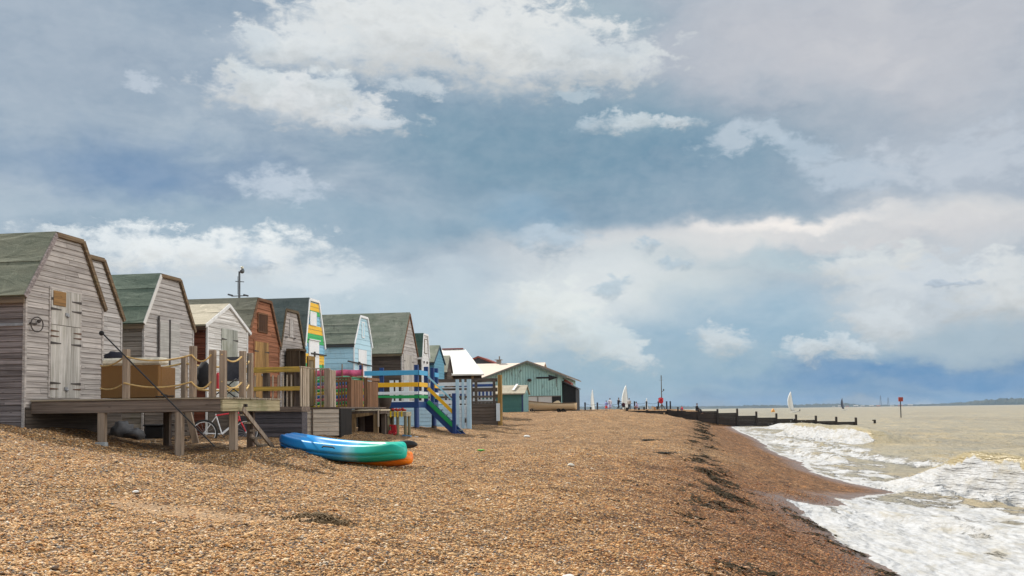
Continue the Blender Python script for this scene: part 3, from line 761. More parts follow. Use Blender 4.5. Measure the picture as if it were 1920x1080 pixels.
def plank_door(hut, x, y0, y1, z0, z1, mat, frame=None, hinges=True, split=None, n=5, top_mat=None, bolt=True, label=None, peaked=False):
    d = MB(); w = (y1-y0)/n
    segs = [(z0, z1)] if not split else [(z0, split-.006), (split+.006, z1)]
    for a, b in segs:
        for i in range(n): d.box((x+.005, y0+i*w+.002, a), (x+.03+random.uniform(0, .002), y0+(i+1)*w-.002, b))
    dd = d.build('door', mat, hut, bevel=.002)
    if label: dd['label'] = label
    if frame:
        f = MB(); f.box((x+.004, y0-.05, z0), (x+.024, y0-.004, z1+.05)); f.box((x+.004, y1+.004, z0), (x+.024, y1+.05, z1+.05)); f.box((x+.004, y0-.004, z1+.004), (x+.024, y1+.004, z1+.05))
        f.build('door_frame', frame, dd)
    if hinges:
        zs = [z0+.3, z1-.3] if not split else [z0+.28, split-.35, split+.3, z1-.18]
        for z in zs:
            for s in (0, 1):
                h = MB(); strap(h, x+.0325, (y0-.02, y1+.02)[s], (y0+.3, y1-.3)[s], z)
                h.build('hinge', METAL, dd)
    if bolt:
        for z in ([z0+.18, z1-.45] if split else [(z0+z1)/2]):
            bm_ = MB(); bm_.box((x+.0325, (y0+y1)/2-.05, z-.03), (x+.055, (y0+y1)/2+.05, z+.03)); bm_.ball((x+.055, (y0+y1)/2+.02, z-.03), .028, 8, 6)
            bm_.build('bolt', plain('galvanised', (.35, .35, .36), .45, .6), dd)
    return dd

def hut(name, label, X, Y0, Y1, zb, ze, zt, tin, wallm, sidem, roofm, rakem, near_rake=None, pitch=.12, depth=4.6, back=None, fascia=None,
        oh=.12, edge_post=None, tie=None, sidepitch=None, group='timber beach huts in a row', cat='beach hut', ridge_seams=2, plinth=2.68):
    """gable looks seaward (+x). tin: (inset of flat top near, far) or None for a pointed gable"""
    Xb = back if back is not None else X-depth
    base = thing(name, label, cat, ((X+Xb)/2, (Y0+Y1)/2, zb), group)
    ym = (Y0+Y1)/2
    if tin: ta, tb = Y0+tin[0], Y1-tin[1]
    else: ta = tb = ym
    poly = [(Y0, zb), (Y1, zb), (Y1, ze), (tb, zt)]+([(ta, zt)] if tin else [])+[(Y0, ze)]
    core = [(Y0+.012, zb), (Y1-.012, zb), (Y1-.012, ze-.02), (tb, zt-.03)]+([(ta, zt-.03)] if tin else [])+[(Y0+.012, ze-.02)]
    g = MB(); g.prism(core, 'x', X-.012, X-.06); boards(g, poly, 'x', X-.012, 1, pitch)
    g.build('gable_wall', wallm, base)
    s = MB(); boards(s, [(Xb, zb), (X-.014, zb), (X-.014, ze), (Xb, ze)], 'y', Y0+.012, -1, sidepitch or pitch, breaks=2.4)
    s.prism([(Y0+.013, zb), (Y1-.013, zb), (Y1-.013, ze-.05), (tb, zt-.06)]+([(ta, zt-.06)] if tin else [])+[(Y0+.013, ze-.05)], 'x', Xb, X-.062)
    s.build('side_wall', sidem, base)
    if plinth:
        pm = wood('plinth_boards', (.10, .08, .065), (.045, .036, .03), 'y', var=.2); b_ = MB(); boards(b_, [(Y0, zb-.5), (Y1, zb-.5), (Y1, plinth), (Y0, plinth)], 'x', X+.03, 1, .13); b_.box((X-.01, Y0, zb-.5), (X+.029, Y1, plinth)); b_.build('plinth', pm, base)
    if edge_post:
        c = MB(); c.box((X-.03, Y0-.02, zb), (X+.022, Y0+.03, ze)); c.build('corner_board', edge_post, base)
        c = MB(); c.box((X-.03, Y1-.03, zb), (X+.022, Y1+.02, ze)); c.build('corner_board', edge_post, base)
    # roof
    def ext(a, b, k):    # extend slope downward past the eave by k
        L = math.hypot(a[0]-b[0], a[1]-b[1]); return (a[0]+(a[0]-b[0])/L*k, a[1]+(a[1]-b[1])/L*k)
    e0 = ext((Y0, ze), (ta, zt), oh); e1 = ext((Y1, ze), (tb, zt), oh)
    line = [e0, (ta, zt)]+([(tb, zt)] if tin else [])+[e1]
    r = MB(); th = .055
    outer = []
    for i, p in enumerate(line):
        ns = []
        for a, b in ((i-1, i), (i, i+1)):
            if a >= 0 and b < len(line):
                dx, dz = line[b][0]-line[a][0], line[b][1]-line[a][1]; L = math.hypot(dx, dz); ns.append((-dz/L, dx/L))
        nx = sum(q[0] for q in ns); nz = sum(q[1] for q in ns); L = math.hypot(nx, nz); k = th/max(.5, L/len(ns))
        outer.append((p[0]+nx/L*k, p[1]+nz/L*k))
    xa, xb_ = X+.035, Xb-.1
    NX = 24; xsr = [xa+(xb_-xa)*i/NX for i in range(NX+1)]
    # outer skin subdivided so that the felt sags a little
    for i in range(len(line)-1):
        a, b = outer[i], outer[i+1]; M = 8; rows = []
        for k in range(M+1):
            y = a[0]+(b[0]-a[0])*k/M; z = a[1]+(b[1]-a[1])*k/M
            rows.append([(x, y, z+(.018*mnoise.noise((x*1.7, y*2.3+Y0, z*2)) if 0 < j < NX and 0 < k < M else 0)) for j, x in enumerate(xsr)])
        r.add([p for q in rows for p in q], [(k*(NX+1)+j, (k+1)*(NX+1)+j, (k+1)*(NX+1)+j+1, k*(NX+1)+j+1) for k in range(M) for j in range(NX)], True)
    pl = outer+line[::-1]
    for x in (xa, xb_): r.add([(x, p[0], p[1]) for p in pl], [tuple(range(len(pl)))])
    for a, b in ((line[0], outer[0]), (line[-1], outer[-1])):
        r.add([(xa, a[0], a[1]), (xb_, a[0], a[1]), (xb_, b[0], b[1]), (xa, b[0], b[1])], [(0,1,2,3)])
    for i in range(len(line)-1):
        a, b = line[i], line[i+1]; r.add([(xa, a[0], a[1]), (xb_, a[0], a[1]), (xb_, b[0], b[1]), (xa, b[0], b[1])], [(3,2,1,0)])
    # lapped courses
    for s_ in range(ridge_seams):
        t = (s_+1)/(ridge_seams+1)+random.uniform(-.04, .04)
        for a, b in ((outer[0], outer[1]), (outer[-1], outer[-2])):
            y = a[0]+(b[0]-a[0])*t; z = a[1]+(b[1]-a[1])*t; L = math.hypot(b[0]-a[0], b[1]-a[1]); ux, uz = (b[0]-a[0])/L, (b[1]-a[1])/L
            nx, nz = (-uz, ux) if a is outer[0] else (uz, -ux)
            pts = [(y, z), (y+ux*.1, z+uz*.1), (y+ux*.1+nx*.004, z+uz*.1+nz*.004), (y+nx*.012, z+nz*.012)]
            r.prism(pts, 'x', xa-.002, xb_)
    r.build('roof', roofm, base)
    # trim
    w = .092; x0, x1 = X+.0375, X+.06
    segs = [(line[0], line[1])]+([(line[1], line[2])] if tin else [])+[(line[-2], line[-1])]
    for i, (p, q) in enumerate(segs):
        mb = MB(); dx = .003*i
        strip(mb, p, q, w+.01*(i == 0), x0+dx, x1+dx, side=.52)
        mb.build('bargeboard', (near_rake or rakem) if i == 0 else rakem, base, bevel=.003)
        bk = MB(); strip(bk, p, q, .05, X+.012, x0-.002, side=-.02); bk.build('soffit', rakem, base)
    f = MB(); f.box((Xb, e0[0]-.03, e0[1]-.11), (X+.034, e0[0]-.004, e0[1]+.0)); f.build('fascia', fascia or rakem, base)
    return base

def window(h, x, y0, y1, z0, z1, framem, glassm, shutter=False, w=.05):
    f = MB(); f.box((x+.006, y0-w, z0-w), (x+.036, y0, z1+w)); f.box((x+.006, y1, z0-w), (x+.036, y1+w, z1+w))
    f.box((x+.006, y0, z1), (x+.034, y1, z1+w)); f.box((x+.006, y0, z0-w), (x+.04, y1, z0))
    fo = f.build('window', framem, h, bevel=.002)
    g = MB()
    if shutter:
        n = 4
        for i in range(n): g.box((x+.008, y0+(y1-y0)*i/n+.002, z0), (x+.026, y0+(y1-y0)*(i+1)/n-.002, z1))
        g.build('shutter', glassm, fo)
    else:
        g.box((x+.008, y0, z0), (x+.014, y1, z1)); g.build('pane', glassm, fo)
    return fo

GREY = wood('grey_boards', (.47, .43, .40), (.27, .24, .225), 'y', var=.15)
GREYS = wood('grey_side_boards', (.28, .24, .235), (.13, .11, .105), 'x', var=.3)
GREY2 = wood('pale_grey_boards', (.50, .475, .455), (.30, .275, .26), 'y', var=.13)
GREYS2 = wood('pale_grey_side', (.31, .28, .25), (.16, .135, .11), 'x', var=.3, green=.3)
TRIM = wood('trim_wood', (.20, .14, .085), (.09, .062, .04), 'y', var=.2, green=.3)
TRIMX = wood('trim_wood_x', (.17, .125, .085), (.08, .06, .04), 'x', var=.2, green=.3)
DOORG = wood('door_grey', (.52, .49, .46), (.32, .30, .26), 'z', var=.2, stain=.5)
GFELT = felt('green_felt', (.115, .13, .095), (.18, .185, .135))
GFELT2 = felt('bright_green_felt', (.10, .135, .105), (.15, .185, .145))
NFELT = felt('olive_felt', (.15, .15, .115), (.21, .205, .165))
DFELT = felt('dark_slate_felt', (.10, .125, .12), (.16, .18, .17))
GRFELT = felt('grey_green_felt', (.14, .165, .125), (.225, .235, .19))
BFELT = felt('beige_felt', (.36, .32, .245), (.46, .41, .32))
WHITE = paint('white_paint', (.74, .74, .73), amt=.3, peel=.35)
WHITEC = paint('clean_white', (.80, .81, .82), amt=.12)

def build_huts():
    X1, X2 = -11.5, -12.35
    zb = 2.2
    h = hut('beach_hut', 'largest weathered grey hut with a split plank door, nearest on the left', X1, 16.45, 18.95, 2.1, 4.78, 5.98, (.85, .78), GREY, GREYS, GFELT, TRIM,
            near_rake=GREYS, depth=5.2, fascia=TRIMX, edge_post=GREY, pitch=.105, ridge_seams=1)
    d = plank_door(h, X1, 17.19, 18.13, 2.86, 4.92, DOORG, GREY, split=4.25, n=6)
    p = MB(); p.box((X1+.0325, 17.23, 4.62), (X1+.045, 17.62, 4.90)); p.build('plywood_patch', wood('ply', (.30, .17, .065), (.16, .09, .04), 'y'), d)
    for z in (4.15, 4.05, 3.05):
        for s in (0, 1):
            m_ = MB(); strap(m_, X1+.0335, (17.17, 18.15)[s], (17.42, 17.9)[s], z-.02, .035, .012); m_.build('hinge', RUST, d)
    # wall ring beside the near corner
    t = thing('mooring_ring', 'black iron ring bracket on the corner of the nearest grey hut', 'bracket', (X1+.02, 16.62, 4.1))
    b = MB(); b.box((X1-.62, 16.405, 4.16), (X1-.02, 16.425, 4.21)); b.build('plate', plain('galvanised', (.35, .35, .36), .45, .6), t)
    b = MB(); b.box((X1+.012, 16.55, 4.2), (X1+.03, 16.75, 4.23)); b.ball((X1+.05, 16.78, 4.27), .035, 8, 6); b.build('bracket', METAL, t)
    b = MB(); b.ring((X1+.08, 16.68, 4.20), (1, -.25, 0), .135, .012); b.build('ring', METAL, t)

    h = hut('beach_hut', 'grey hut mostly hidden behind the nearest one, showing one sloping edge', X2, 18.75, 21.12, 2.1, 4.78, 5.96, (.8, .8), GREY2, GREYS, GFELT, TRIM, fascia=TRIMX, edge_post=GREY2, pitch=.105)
    plank_door(h, X2, 19.5, 20.25, 2.86, 4.5, DOORG, GREY2, n=5)
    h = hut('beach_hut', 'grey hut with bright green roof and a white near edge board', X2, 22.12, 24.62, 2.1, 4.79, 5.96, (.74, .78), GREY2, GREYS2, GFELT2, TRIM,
            near_rake=paint('off_white_trim', (.62, .60, .57), amt=.4), fascia=TRIMX, edge_post=GREY2, pitch=.115)
    d = plank_door(h, X2, 22.86, 23.84, 2.7, 4.82, wood('door_pale', (.44, .43, .41), (.28, .27, .25), 'y', var=.15), GREY2, hinges=False, n=2, bolt=False)
    b = MB(); b.box((X2+.032, 22.74, 2.9), (X2+.05, 22.8, 4.95)); b.box((X2+.032, 23.3, 2.9), (X2+.05, 23.35, 4.9)); b.build('door_bar', METAL, d)

    RED = wood('red_brown_side', (.19, .062, .035), (.09, .03, .02), 'x', var=.3)
    WB = wood('white_boards', (.72, .71, .69), (.42, .40, .37), 'y', var=.1, stain=.25)
    h = hut('beach_hut', 'small white hut with a pointed gable, beige roof and red brown side', X2+.05, 25.35, 27.95, 1.9, 4.98, 5.60, None, WB, RED, BFELT, WHITE,
            fascia=wood('dark_red_fascia', (.10, .05, .035), (.05, .03, .02), 'x'), pitch=.15, depth=4.2, oh=.2, edge_post=WHITE, ridge_seams=1)
    plank_door(h, X2+.05, 26.2, 27.22, 2.7, 4.92, wood('door_peeling', (.44, .45, .41), (.24, .25, .22), 'z', var=.2, green=.3), None, n=6, bolt=False)
    RBR = wood('red_brown_boards', (.36, .155, .085), (.18, .075, .04), 'y', var=.3)
    h = hut('beach_hut', 'red brown hut with a square window opening above a wooden door', X2, 28.05, 30.5, 1.9, 4.78, 6.02, (.73, .72), RBR, RBR, NFELT, wood('brown_trim', (.19, .10, .055), (.09, .05, .03), 'y'), fascia=TRIMX, pitch=.16, edge_post=RBR)
    plank_door(h, X2, 28.56, 29.62, 2.7, 4.72, wood('door_tan', (.40, .235, .09), (.2, .115, .045), 'z', var=.25), RBR, n=6)
    window(h, X2, 28.85, 29.5, 5.06, 5.57, wood('brown_frame', (.17, .085, .045), (.08, .04, .02), 'y'), wood('brown_shutter', (.085, .04, .022), (.04, .02, .01), 'z'), shutter=True)
    h = hut('beach_hut', 'plain grey boarded hut between the red brown and the striped hut', X2, 30.62, 32.72, 1.9, 4.7, 5.92, (.42, .62), GREY, GREYS, DFELT, wood('dark_trim', (.12, .09, .055), (.06, .045, .03), 'y'), fascia=TRIMX, pitch=.12, edge_post=GREY)
    window(h, X2, 31.42, 31.72, 5.05, 5.62, GREY, GREY2, shutter=True, w=.02)
    b = MB(); strap(b, X2+.04, 31.2, 31.0, 5.02, .05, .04); strap(b, X2+.04, 31.9, 31.75, 5.02, .05, .04); b.build('hook', METAL, h)
    t = thing('storage_cupboard', 'open dark wooden cupboard beside the plain grey hut', 'cupboard', (-11.9, 31.3, 2.7))
    dk = wood('cupboard_wood', (.10, .07, .045), (.05, .035, .02), 'z'); b = MB()
    for y in (30.9, 31.42): b.box((-12.25, y, 2.7), (-11.8, y+.06, 4.55))
    b.box((-12.25, 30.88, 4.55), (-11.78, 31.5, 4.62)); b.box((-12.3, 30.96, 2.7), (-12.25, 31.42, 4.55)); b.box((-12.24, 30.965, 3.6), (-11.85, 31.415, 3.64)); b.build('carcass', dk, t)
    b = MB()
    for i in range(4): b.box((-11.8, 31.55+i*.16, 2.75), (-11.77, 31.7+i*.16, 4.4))
    b.build('door', wood('cup_door', (.24, .19, .11), (.13, .1, .06), 'z'), t)
    b = MB(); b.box((-11.765, 31.53, 4.28), (-11.74, 32.2, 4.42)); b.box((-11.765, 31.53, 2.8), (-11.74, 31.6, 4.28)); b.box((-11.765, 32.13, 2.8), (-11.74, 32.2, 4.28)); b.build('door_frame', wood('ochre_frame', (.32, .2, .07), (.2, .12, .04), 'z'), t)

    # striped hut
    cols = {'y': (.85, .50, .03), 'g': (.04, .42, .11), 'b': (.27, .55, .72), 'w': (.74, .77, .78)}
    X = X2; Y0, Y1 = 32.85, 34.78
    h = hut('beach_hut', 'hut with painted yellow, green, blue and white bands, tallest in its group', X, Y0, Y1, 1.9, 4.95, 6.5, (.36, .62), paint('stripe_blue', cols['b'], amt=.12), paint('stripe_blue', cols['b'], amt=.12), DFELT, WHITEC, fascia=WHITEC, pitch=.13, edge_post=paint('stripe_blue', cols['b'], amt=.12))
    poly = [(Y0, 1.9), (Y1, 1.9), (Y1, 4.95), (Y1-.62, 6.5), (Y0+.36, 6.5), (Y0, 4.95)]
    bands = [(1.9, 3.1, 'g'), (3.1, 3.5, 'y'), (3.9, 4.25, 'g'), (4.25, 4.6, 'y'), (4.97, 5.31, 'g'), (5.31, 5.62, 'y'), (5.97, 6.13, 'g'), (6.13, 6.42, 'y')]
    for z0, z1, c in bands:
        r0 = prange(poly, z0+1e-4); r1 = prange(poly, z1-1e-4); mb = MB()
        boards(mb, [(r0[0]+.02, z0), (r0[1]-.02, z0), (r1[1]-.02, z1), (r1[0]+.02, z1)], 'x', X+.0095, 1, (z1-z0)/max(1, round((z1-z0)/.13)), t=.016, breaks=9)
        mb.build('painted_band', paint('stripe_'+c, cols[c], amt=.12), h)
    plank_door(h, X+.02, 33.2, 34.12, 2.7, 5.02, WHITEC, WHITEC, n=1, hinges=False, bolt=False, split=4.5)
    b = MB(); b.box((X+.05, 33.12, 5.075), (X+.09, 34.2, 5.11)); b.build('door_lintel', WHITEC, h)
    b = MB(); b.box((X+.055, 33.3, 4.58), (X+.085, 34.85, 4.63)); b.box((X+.05, 33.6, 4.5), (X+.09, 33.68, 4.68)); b.build('lock_bar', METAL, h)
    window(h, X+.02, 33.3, 33.85, 5.64, 6.05, WHITEC, WHITEC, shutter=True, w=.04)

    PB = paint('pale_blue', (.46, .68, .78), (.25, .33, .36), amt=.2); PBS = paint('pale_blue_side', (.44, .66, .77), (.22, .28, .3), amt=.28)
    h = hut('beach_hut', 'pale blue hut with white trim and a bar across its door', X2, 38.32, 40.66, 1.9, 5.34, 6.44, (.74, .62), PB, PBS, GRFELT, WHITEC, fascia=plain('dark_gutter', (.05, .05, .05)), pitch=.2, depth=5, edge_post=WHITEC)
    plank_door(h, X2, 38.85, 39.95, 2.8, 5.08, WHITEC, None, n=5, hinges=False, bolt=False)
    window(h, X2, 39.35, 39.62, 5.62, 6.2, WHITEC, PB, shutter=True, w=.04)
    b = MB(); b.tube([(X2+.09, 37.3, 4.52), (X2+.09, 40.5, 4.46)], .03, 6); b.box((X2+.04, 38.7, 4.45), (X2+.12, 38.8, 4.56)); b.build('lock_bar', METAL, h)
    BS = wood('dark_brown_side', (.095, .07, .055), (.045, .035, .03), 'x', var=.25)
    h = hut('beach_hut', 'tall dark brown hut with a big plain green grey roof and pointed gable', X2, 45.55, 48.5, 1.9, 5.35, 7.28, None, GREY2, BS, GRFELT, wood('brown_trim', (.19, .10, .055), (.09, .05, .03), 'y'), fascia=TRIMX, pitch=.17, depth=6.4, edge_post=GREY2, ridge_seams=0)
    plank_door(h, X2, 45.9, 47.6, 2.8, 5.25, DOORG, GREY2, n=6, bolt=False)
    h = hut('beach_hut', 'narrow white fronted hut with a dark slate green roof edged in white', X2, 49.45, 50.95, 1.9, 5.42, 6.5, (.28, .3), WHITE, wood('brown_low_side', (.13, .10, .08), (.06, .05, .04), 'x'), felt('dark_green_felt', (.05, .10, .085), (.08, .13, .11)), WHITEC, fascia=WHITEC, pitch=.16, depth=2.4, edge_post=WHITE)
    window(h, X2, 50.02, 50.5, 5.55, 6.25, TRIM, WHITE, shutter=True, w=.03)
    for y in (49.8, 50.45):
        b = MB(); b.box((X2+.01, y, 5.0), (X2+.05, y+.1, 5.12)); b.build('vent', METAL, h)
    b = MB(); b.box((X2-1.1, 49.3, 5.5), (X2-1.0, 49.4, 6.53)); b.beam((X2-.9, 49.33, 5.5), (X2-.9, 49.68, 6.6), .08, .03); b.build('roof_batten', WHITEC, h)
    TL = paint('teal_blue', (.10, .30, .42), amt=.25)
    hut('beach_hut', 'small teal blue hut with a plain pale green roof', X2, 52.2, 54.6, 1.9, 5.25, 6.1, None, TL, TL, GRFELT, plain('dark_blue_trim', (.02, .05, .08)), pitch=.16, depth=3, ridge_seams=0, oh=.2)
    hut('beach_hut', 'low hut with a beige roof in front of the white roofed building', X2+.1, 54.9, 56.1, 1.9, 4.85, 5.62, None, wood('brown_low_side', (.13, .10, .08), (.06, .05, .04), 'x'), wood('brown_low_side', (.13, .10, .08), (.06, .05, .04), 'x'), felt('pale_felt', (.34, .33, .26), (.4, .39, .31)), plain('dark_brown_trim', (.05, .03, .025)), pitch=.16, depth=2.6, ridge_seams=0, oh=.18)
    # white roofed building
    t = thing('boat_store', 'building with one broad bright white sloping roof', 'building', (-13, 63, 2))
    b = MB(); b.prism([(-15.8, 60.4), (-11.3, 60.4), (-14.3, 66.2), (-17.5, 66.2)], 'z', 1.9, 4.72); boards(b, [(-15.8, 1.9), (-11.3, 1.9), (-11.3, 4.7), (-15.8, 4.7)], 'y', 60.4, -1, .18, breaks=3); b.build('wall', wood('store_wall', (.10, .085, .07), (.05, .04, .035), 'x'), t)
    b = MB(); V = [(-16.4, 60, 4.82), (-11.08, 60, 4.80), (-12.95, 63.6, 6.55), (-15.6, 63.6, 6.55), (-18.2, 67.2, 4.82), (-14.8, 67.2, 4.80)]
    b.add(V+[(v[0], v[1], v[2]-.09) for v in V], [(0,1,2,3), (3,2,5,4), (1,5,2), (0,3,4), (6,7,1,0), (7,11,5,1), (11,10,4,5), (10,6,0,4), (8,7,6,9), (10,11,8,9), (8,11,7), (9,6,10)])
    b.build('roof', paint('white_sheet_roof', (.82, .81, .76), (.5, .47, .4), amt=.3, scale=1.2, streak=False), t)
    b = MB(); b.box((-14.5, 63.52, 6.56), (-13.1, 63.68, 6.64)); b.build('ridge_tiles', plain('red_tile', (.25, .06, .04)), t)
    for i, x in enumerate((-14.6, -13.2, -11.9)):
        b = MB(); b.box((x, 60.2, 2.1), (x+.12, 60.33, 4.7)); b.build('post', wood('store_post', (.3, .2, .1), (.15, .1, .05), 'z'), t)
    # far roofs
    t = thing('red_gable_house', 'dark gable with red roof edges beyond the white roof', 'house', (-28.6, 154, 2.3))
    b = MB(); b.prism([(-31.2, 2.3), (-26, 2.3), (-26, 9.7), (-28.6, 10.75), (-31.2, 9.7)], 'y', 150.4, 158); b.build('wall', plain('slate_wall', (.06, .07, .085)), t)
    b = MB()
    for p, q in (((-31.5, 9.75), (-28.6, 10.95)), ((-28.6, 10.95), (-25.7, 9.75))):
        b.prism([(p[0], p[1]-.2), (q[0], q[1]-.2), (q[0], q[1]+.05), (p[0], p[1]+.05)], 'y', 150, 158.2)
    b.build('roof', plain('red_tile', (.25, .06, .04)), t)
    t = thing('pale_roof_house', 'long low house with a pale pinkish roof and small chimney', 'house', (-24, 136, 2.3))
    b = MB(); b.box((-33, 131, 2.3), (-17.5, 141, 7.2)); b.build('wall', plain('pale_wall', (.5, .45, .4)), t)
    b = MB(); b.prism([(130, 7.0), (136, 9.1), (142, 7.0), (142, 6.85), (136, 8.95), (130, 6.85)], 'x', -34, -16.5)
    b.build('roof', paint('pinkish_sheet', (.72, .60, .50), (.4, .33, .28), amt=.2, scale=.8), t)
    b = MB(); b.box((-23.3, 135.8, 8.6), (-22.7, 136.4, 9.55)); b.box((-23.5, 135.6, 9.55), (-22.5, 136.5, 9.63)); b.tube([(-22.9, 136, 9.63), (-22.9, 136, 10.1)], .1, 6); b.build('chimney', plain('chimney_grey', (.25, .23, .21)), t)

def corrug(mb, poly, yp, pitch=.3, depth=.05):
    """vertical corrugations over a convex polygon of (x,z) on plane y=yp (facing -y)"""
    x0 = min(p[0] for p in poly); x1 = max(p[0] for p in poly)
    sw = [(z, x) for x, z in poly]; n = int((x1-x0)/(pitch/4)); prev = None
    for i in range(n+1):
        x = x0+(x1-x0)*i/n; r = prange(sw, min(max(x, x0+1e-4), x1-1e-4))
        if not r: continue
        d = yp-depth*(.5+.5*math.sin(2*math.pi*(x-x0)/pitch))
        cur = [(x, d, r[0]), (x, d, r[1])]
        if prev: mb.add([prev[0], cur[0], cur[1], prev[1]], [(0,1,2,3)], True)
        prev = cur

def build_shed():
    Y = 110.; t = thing('boat_shed', 'large pale teal corrugated shed with a black arrow pointing right', 'shed', (-15.6, 118, 2.3))
    m, N, b_ = new_mat('teal_sheet')
    P = N.n('ShaderNodeTexCoord').outputs['Object']
    n1 = N.noise(N.mapping(P, (2.2, 1, .5)), 1.1, 7, .72, .4); n2 = N.noise(P, .5, 4, .6); n3 = N.noise(N.mapping(P, (6, 1, .6)), 1., 5, .7)
    c = N.mix(N.mapr(n2, .3, .7), (.27, .47, .46), (.34, .56, .53))
    c = N.mix(N.mapr(n3, .45, .7, 0, .45), c, (.38, .55, .52))
    c = N.mix(N.mapr(n1, .555, .64, 0, .8), c, (.08, .075, .06))
    N.L.new(c, b_.inputs['Base Color']); b_.inputs['Roughness'].default_value = .6
    poly = [(-20.1, 4.12), (-11.62, 4.12), (-11.62, 6.3), (-15.36, 7.86), (-20.1, 6.25)]
    w = MB(); corrug(w, poly, Y); w.prism([(-20.1, 2.3), (-11.66, 2.3), (-11.66, 6.28), (-15.36, 7.8), (-20.1, 6.2)], 'y', Y+.02, Y+18)
    w.build('wall', m, t)
    s = MB(); s.box((-20.1, Y-.03, 2.3), (-12.68, Y+.018, 4.1)); s.build('lower_wall', paint('whitewash', (.62, .60, .56), (.3, .25, .2), amt=.5, scale=1.5), t)
    s = MB(); s.box((-12.66, Y-.035, 2.3), (-11.64, Y+.018, 4.1)); s.build('doorway', DARK, t)
    s = MB(); s.box((-14.3, Y-.06, 2.3), (-14.18, Y-.035, 4.1)); s.box((-20.1, Y-.07, 4.05), (-11.6, Y-.035, 4.14)); s.build('frame', plain('grey_frame', (.22, .2, .17)), t)
    r = MB()
    for p, q in (((-20.9, 5.98), (-15.36, 7.95)), ((-15.36, 7.95), (-10.95, 6.13))):
        r.prism([(p[0], p[1]-.02), (q[0], q[1]-.02), (q[0], q[1]+.09), (p[0], p[1]+.09)], 'y', Y-.35, Y+18.2)
    for k in range(26):
        y = Y-.3+k*.7
        for p, q in (((-20.9, 5.98), (-15.36, 7.95)), ((-15.36, 7.95), (-10.95, 6.13))): r.beam((p[0], y, p[1]+.11), (q[0], y, q[1]+.11), .1, .05)
    r.build('roof', paint('rusty_sheet_roof', (.27, .22, .175), (.17, .11, .07), amt=.7, scale=1.), t)
    e = MB()
    for p, q in (((-20.9, 5.93), (-15.36, 7.88)), ((-15.36, 7.88), (-10.95, 6.06))): e.beam((p[0], Y-.38, p[1]), (q[0], Y-.38, q[1]), .05, .16)
    e.build('bargeboard', plain('grey_green_trim', (.14, .17, .15)), t)
    # painted arrow
    a = MB(); a.prism([(-14.4, 6.05), (-13.0, 6.05), (-13.0, 5.8), (-11.95, 6.13), (-13.0, 6.46), (-13.0, 6.24), (-14.4, 6.24)], 'y', Y-.075, Y-.055); a.build('arrow_sign', plain('arrow_black', (.012, .012, .014)), t)
    l = MB(); l.ball((-15.13, Y-.25, 5.9), (.26, .2, .17), 10, 6); l.beam((-15.13, Y-.05, 6.0), (-15.13, Y-.2, 5.98), .06, .06); l.build('lamp', METAL, t)
    # black lean-to
    t = thing('lean_to', 'black boarded lean-to with a red roof at the sea end of the teal shed', 'shed', (-10.8, 113, 2.3))
    k = plain('tarred_boards', (.014, .014, .015), .7)
    b = MB(); b.prism([(-11.58, 2.3), (-10.12, 2.3), (-10.12, 4.86), (-11.58, 5.65)], 'y', 111.2, 116)
    for i in range(9): b.box((-11.5+i*.16, 111.17, 2.3), (-11.47+i*.16, 111.199, 4.8+.08*(8-i)))
    b.build('wall', k, t)
    b = MB(); b.prism([(-11.6, 5.72), (-9.98, 4.88), (-9.98, 4.96), (-11.6, 5.8)], 'y', 110.9, 116.2); b.build('roof', plain('dark_roof', (.05, .04, .04)), t)
    b = MB(); b.prism([(-11.58, 5.66), (-10.8, 5.4), (-10.8, 5.62), (-11.58, 6.05)], 'y', 113, 115.5); b.build('dormer', plain('red_tile', (.25, .06, .04)), t)
    # small green shed
    t = thing('green_shed', 'small dark green boarded shed with a patched beige roof', 'shed', (-13.5, 86.5, 2.3))
    b = MB(); b.box((-16.5, 85.02, 2.2), (-12.35, 88, 4.1)); boards(b, [(-16.5, 2.2), (-12.35, 2.2), (-12.35, 4.1), (-16.5, 4.1)], 'y', 85.02, -1, .2, breaks=4); b.build('side_wall', paint('shed_green', (.055, .17, .15), (.03, .06, .05), amt=.4), t)
    b = MB(); b.prism([(85.02, 2.2), (88, 2.2), (88, 4.1), (86.5, 4.7), (85.02, 4.1)], 'x', -12.34, -12.24)
    for i in range(10): b.box((-12.235, 85.1+i*.3, 2.2), (-12.215, 85.12+i*.3, 4.1))
    b.build('gable_wall', paint('pale_teal_gable', (.22, .38, .38), amt=.3), t)
    b = MB(); b.box((-12.42, 84.99, 2.2), (-12.30, 85.02, 4.08)); b.build('corner_board', plain('navy', (.02, .04, .14)), t)
    b = MB(); b.prism([(84.75, 4.02), (86.5, 4.75), (88.2, 4.02), (88.2, 3.92), (86.5, 4.65), (84.75, 3.92)], 'x', -16.6, -12.1); b.build('roof', felt('patched_beige', (.33, .29, .22), (.42, .38, .3)), t)
    b = MB(); b.beam((-13.2, 85.2, 4.3), (-13.0, 86.4, 4.85), .2, .03); b.build('roof_patch', WHITE, t)

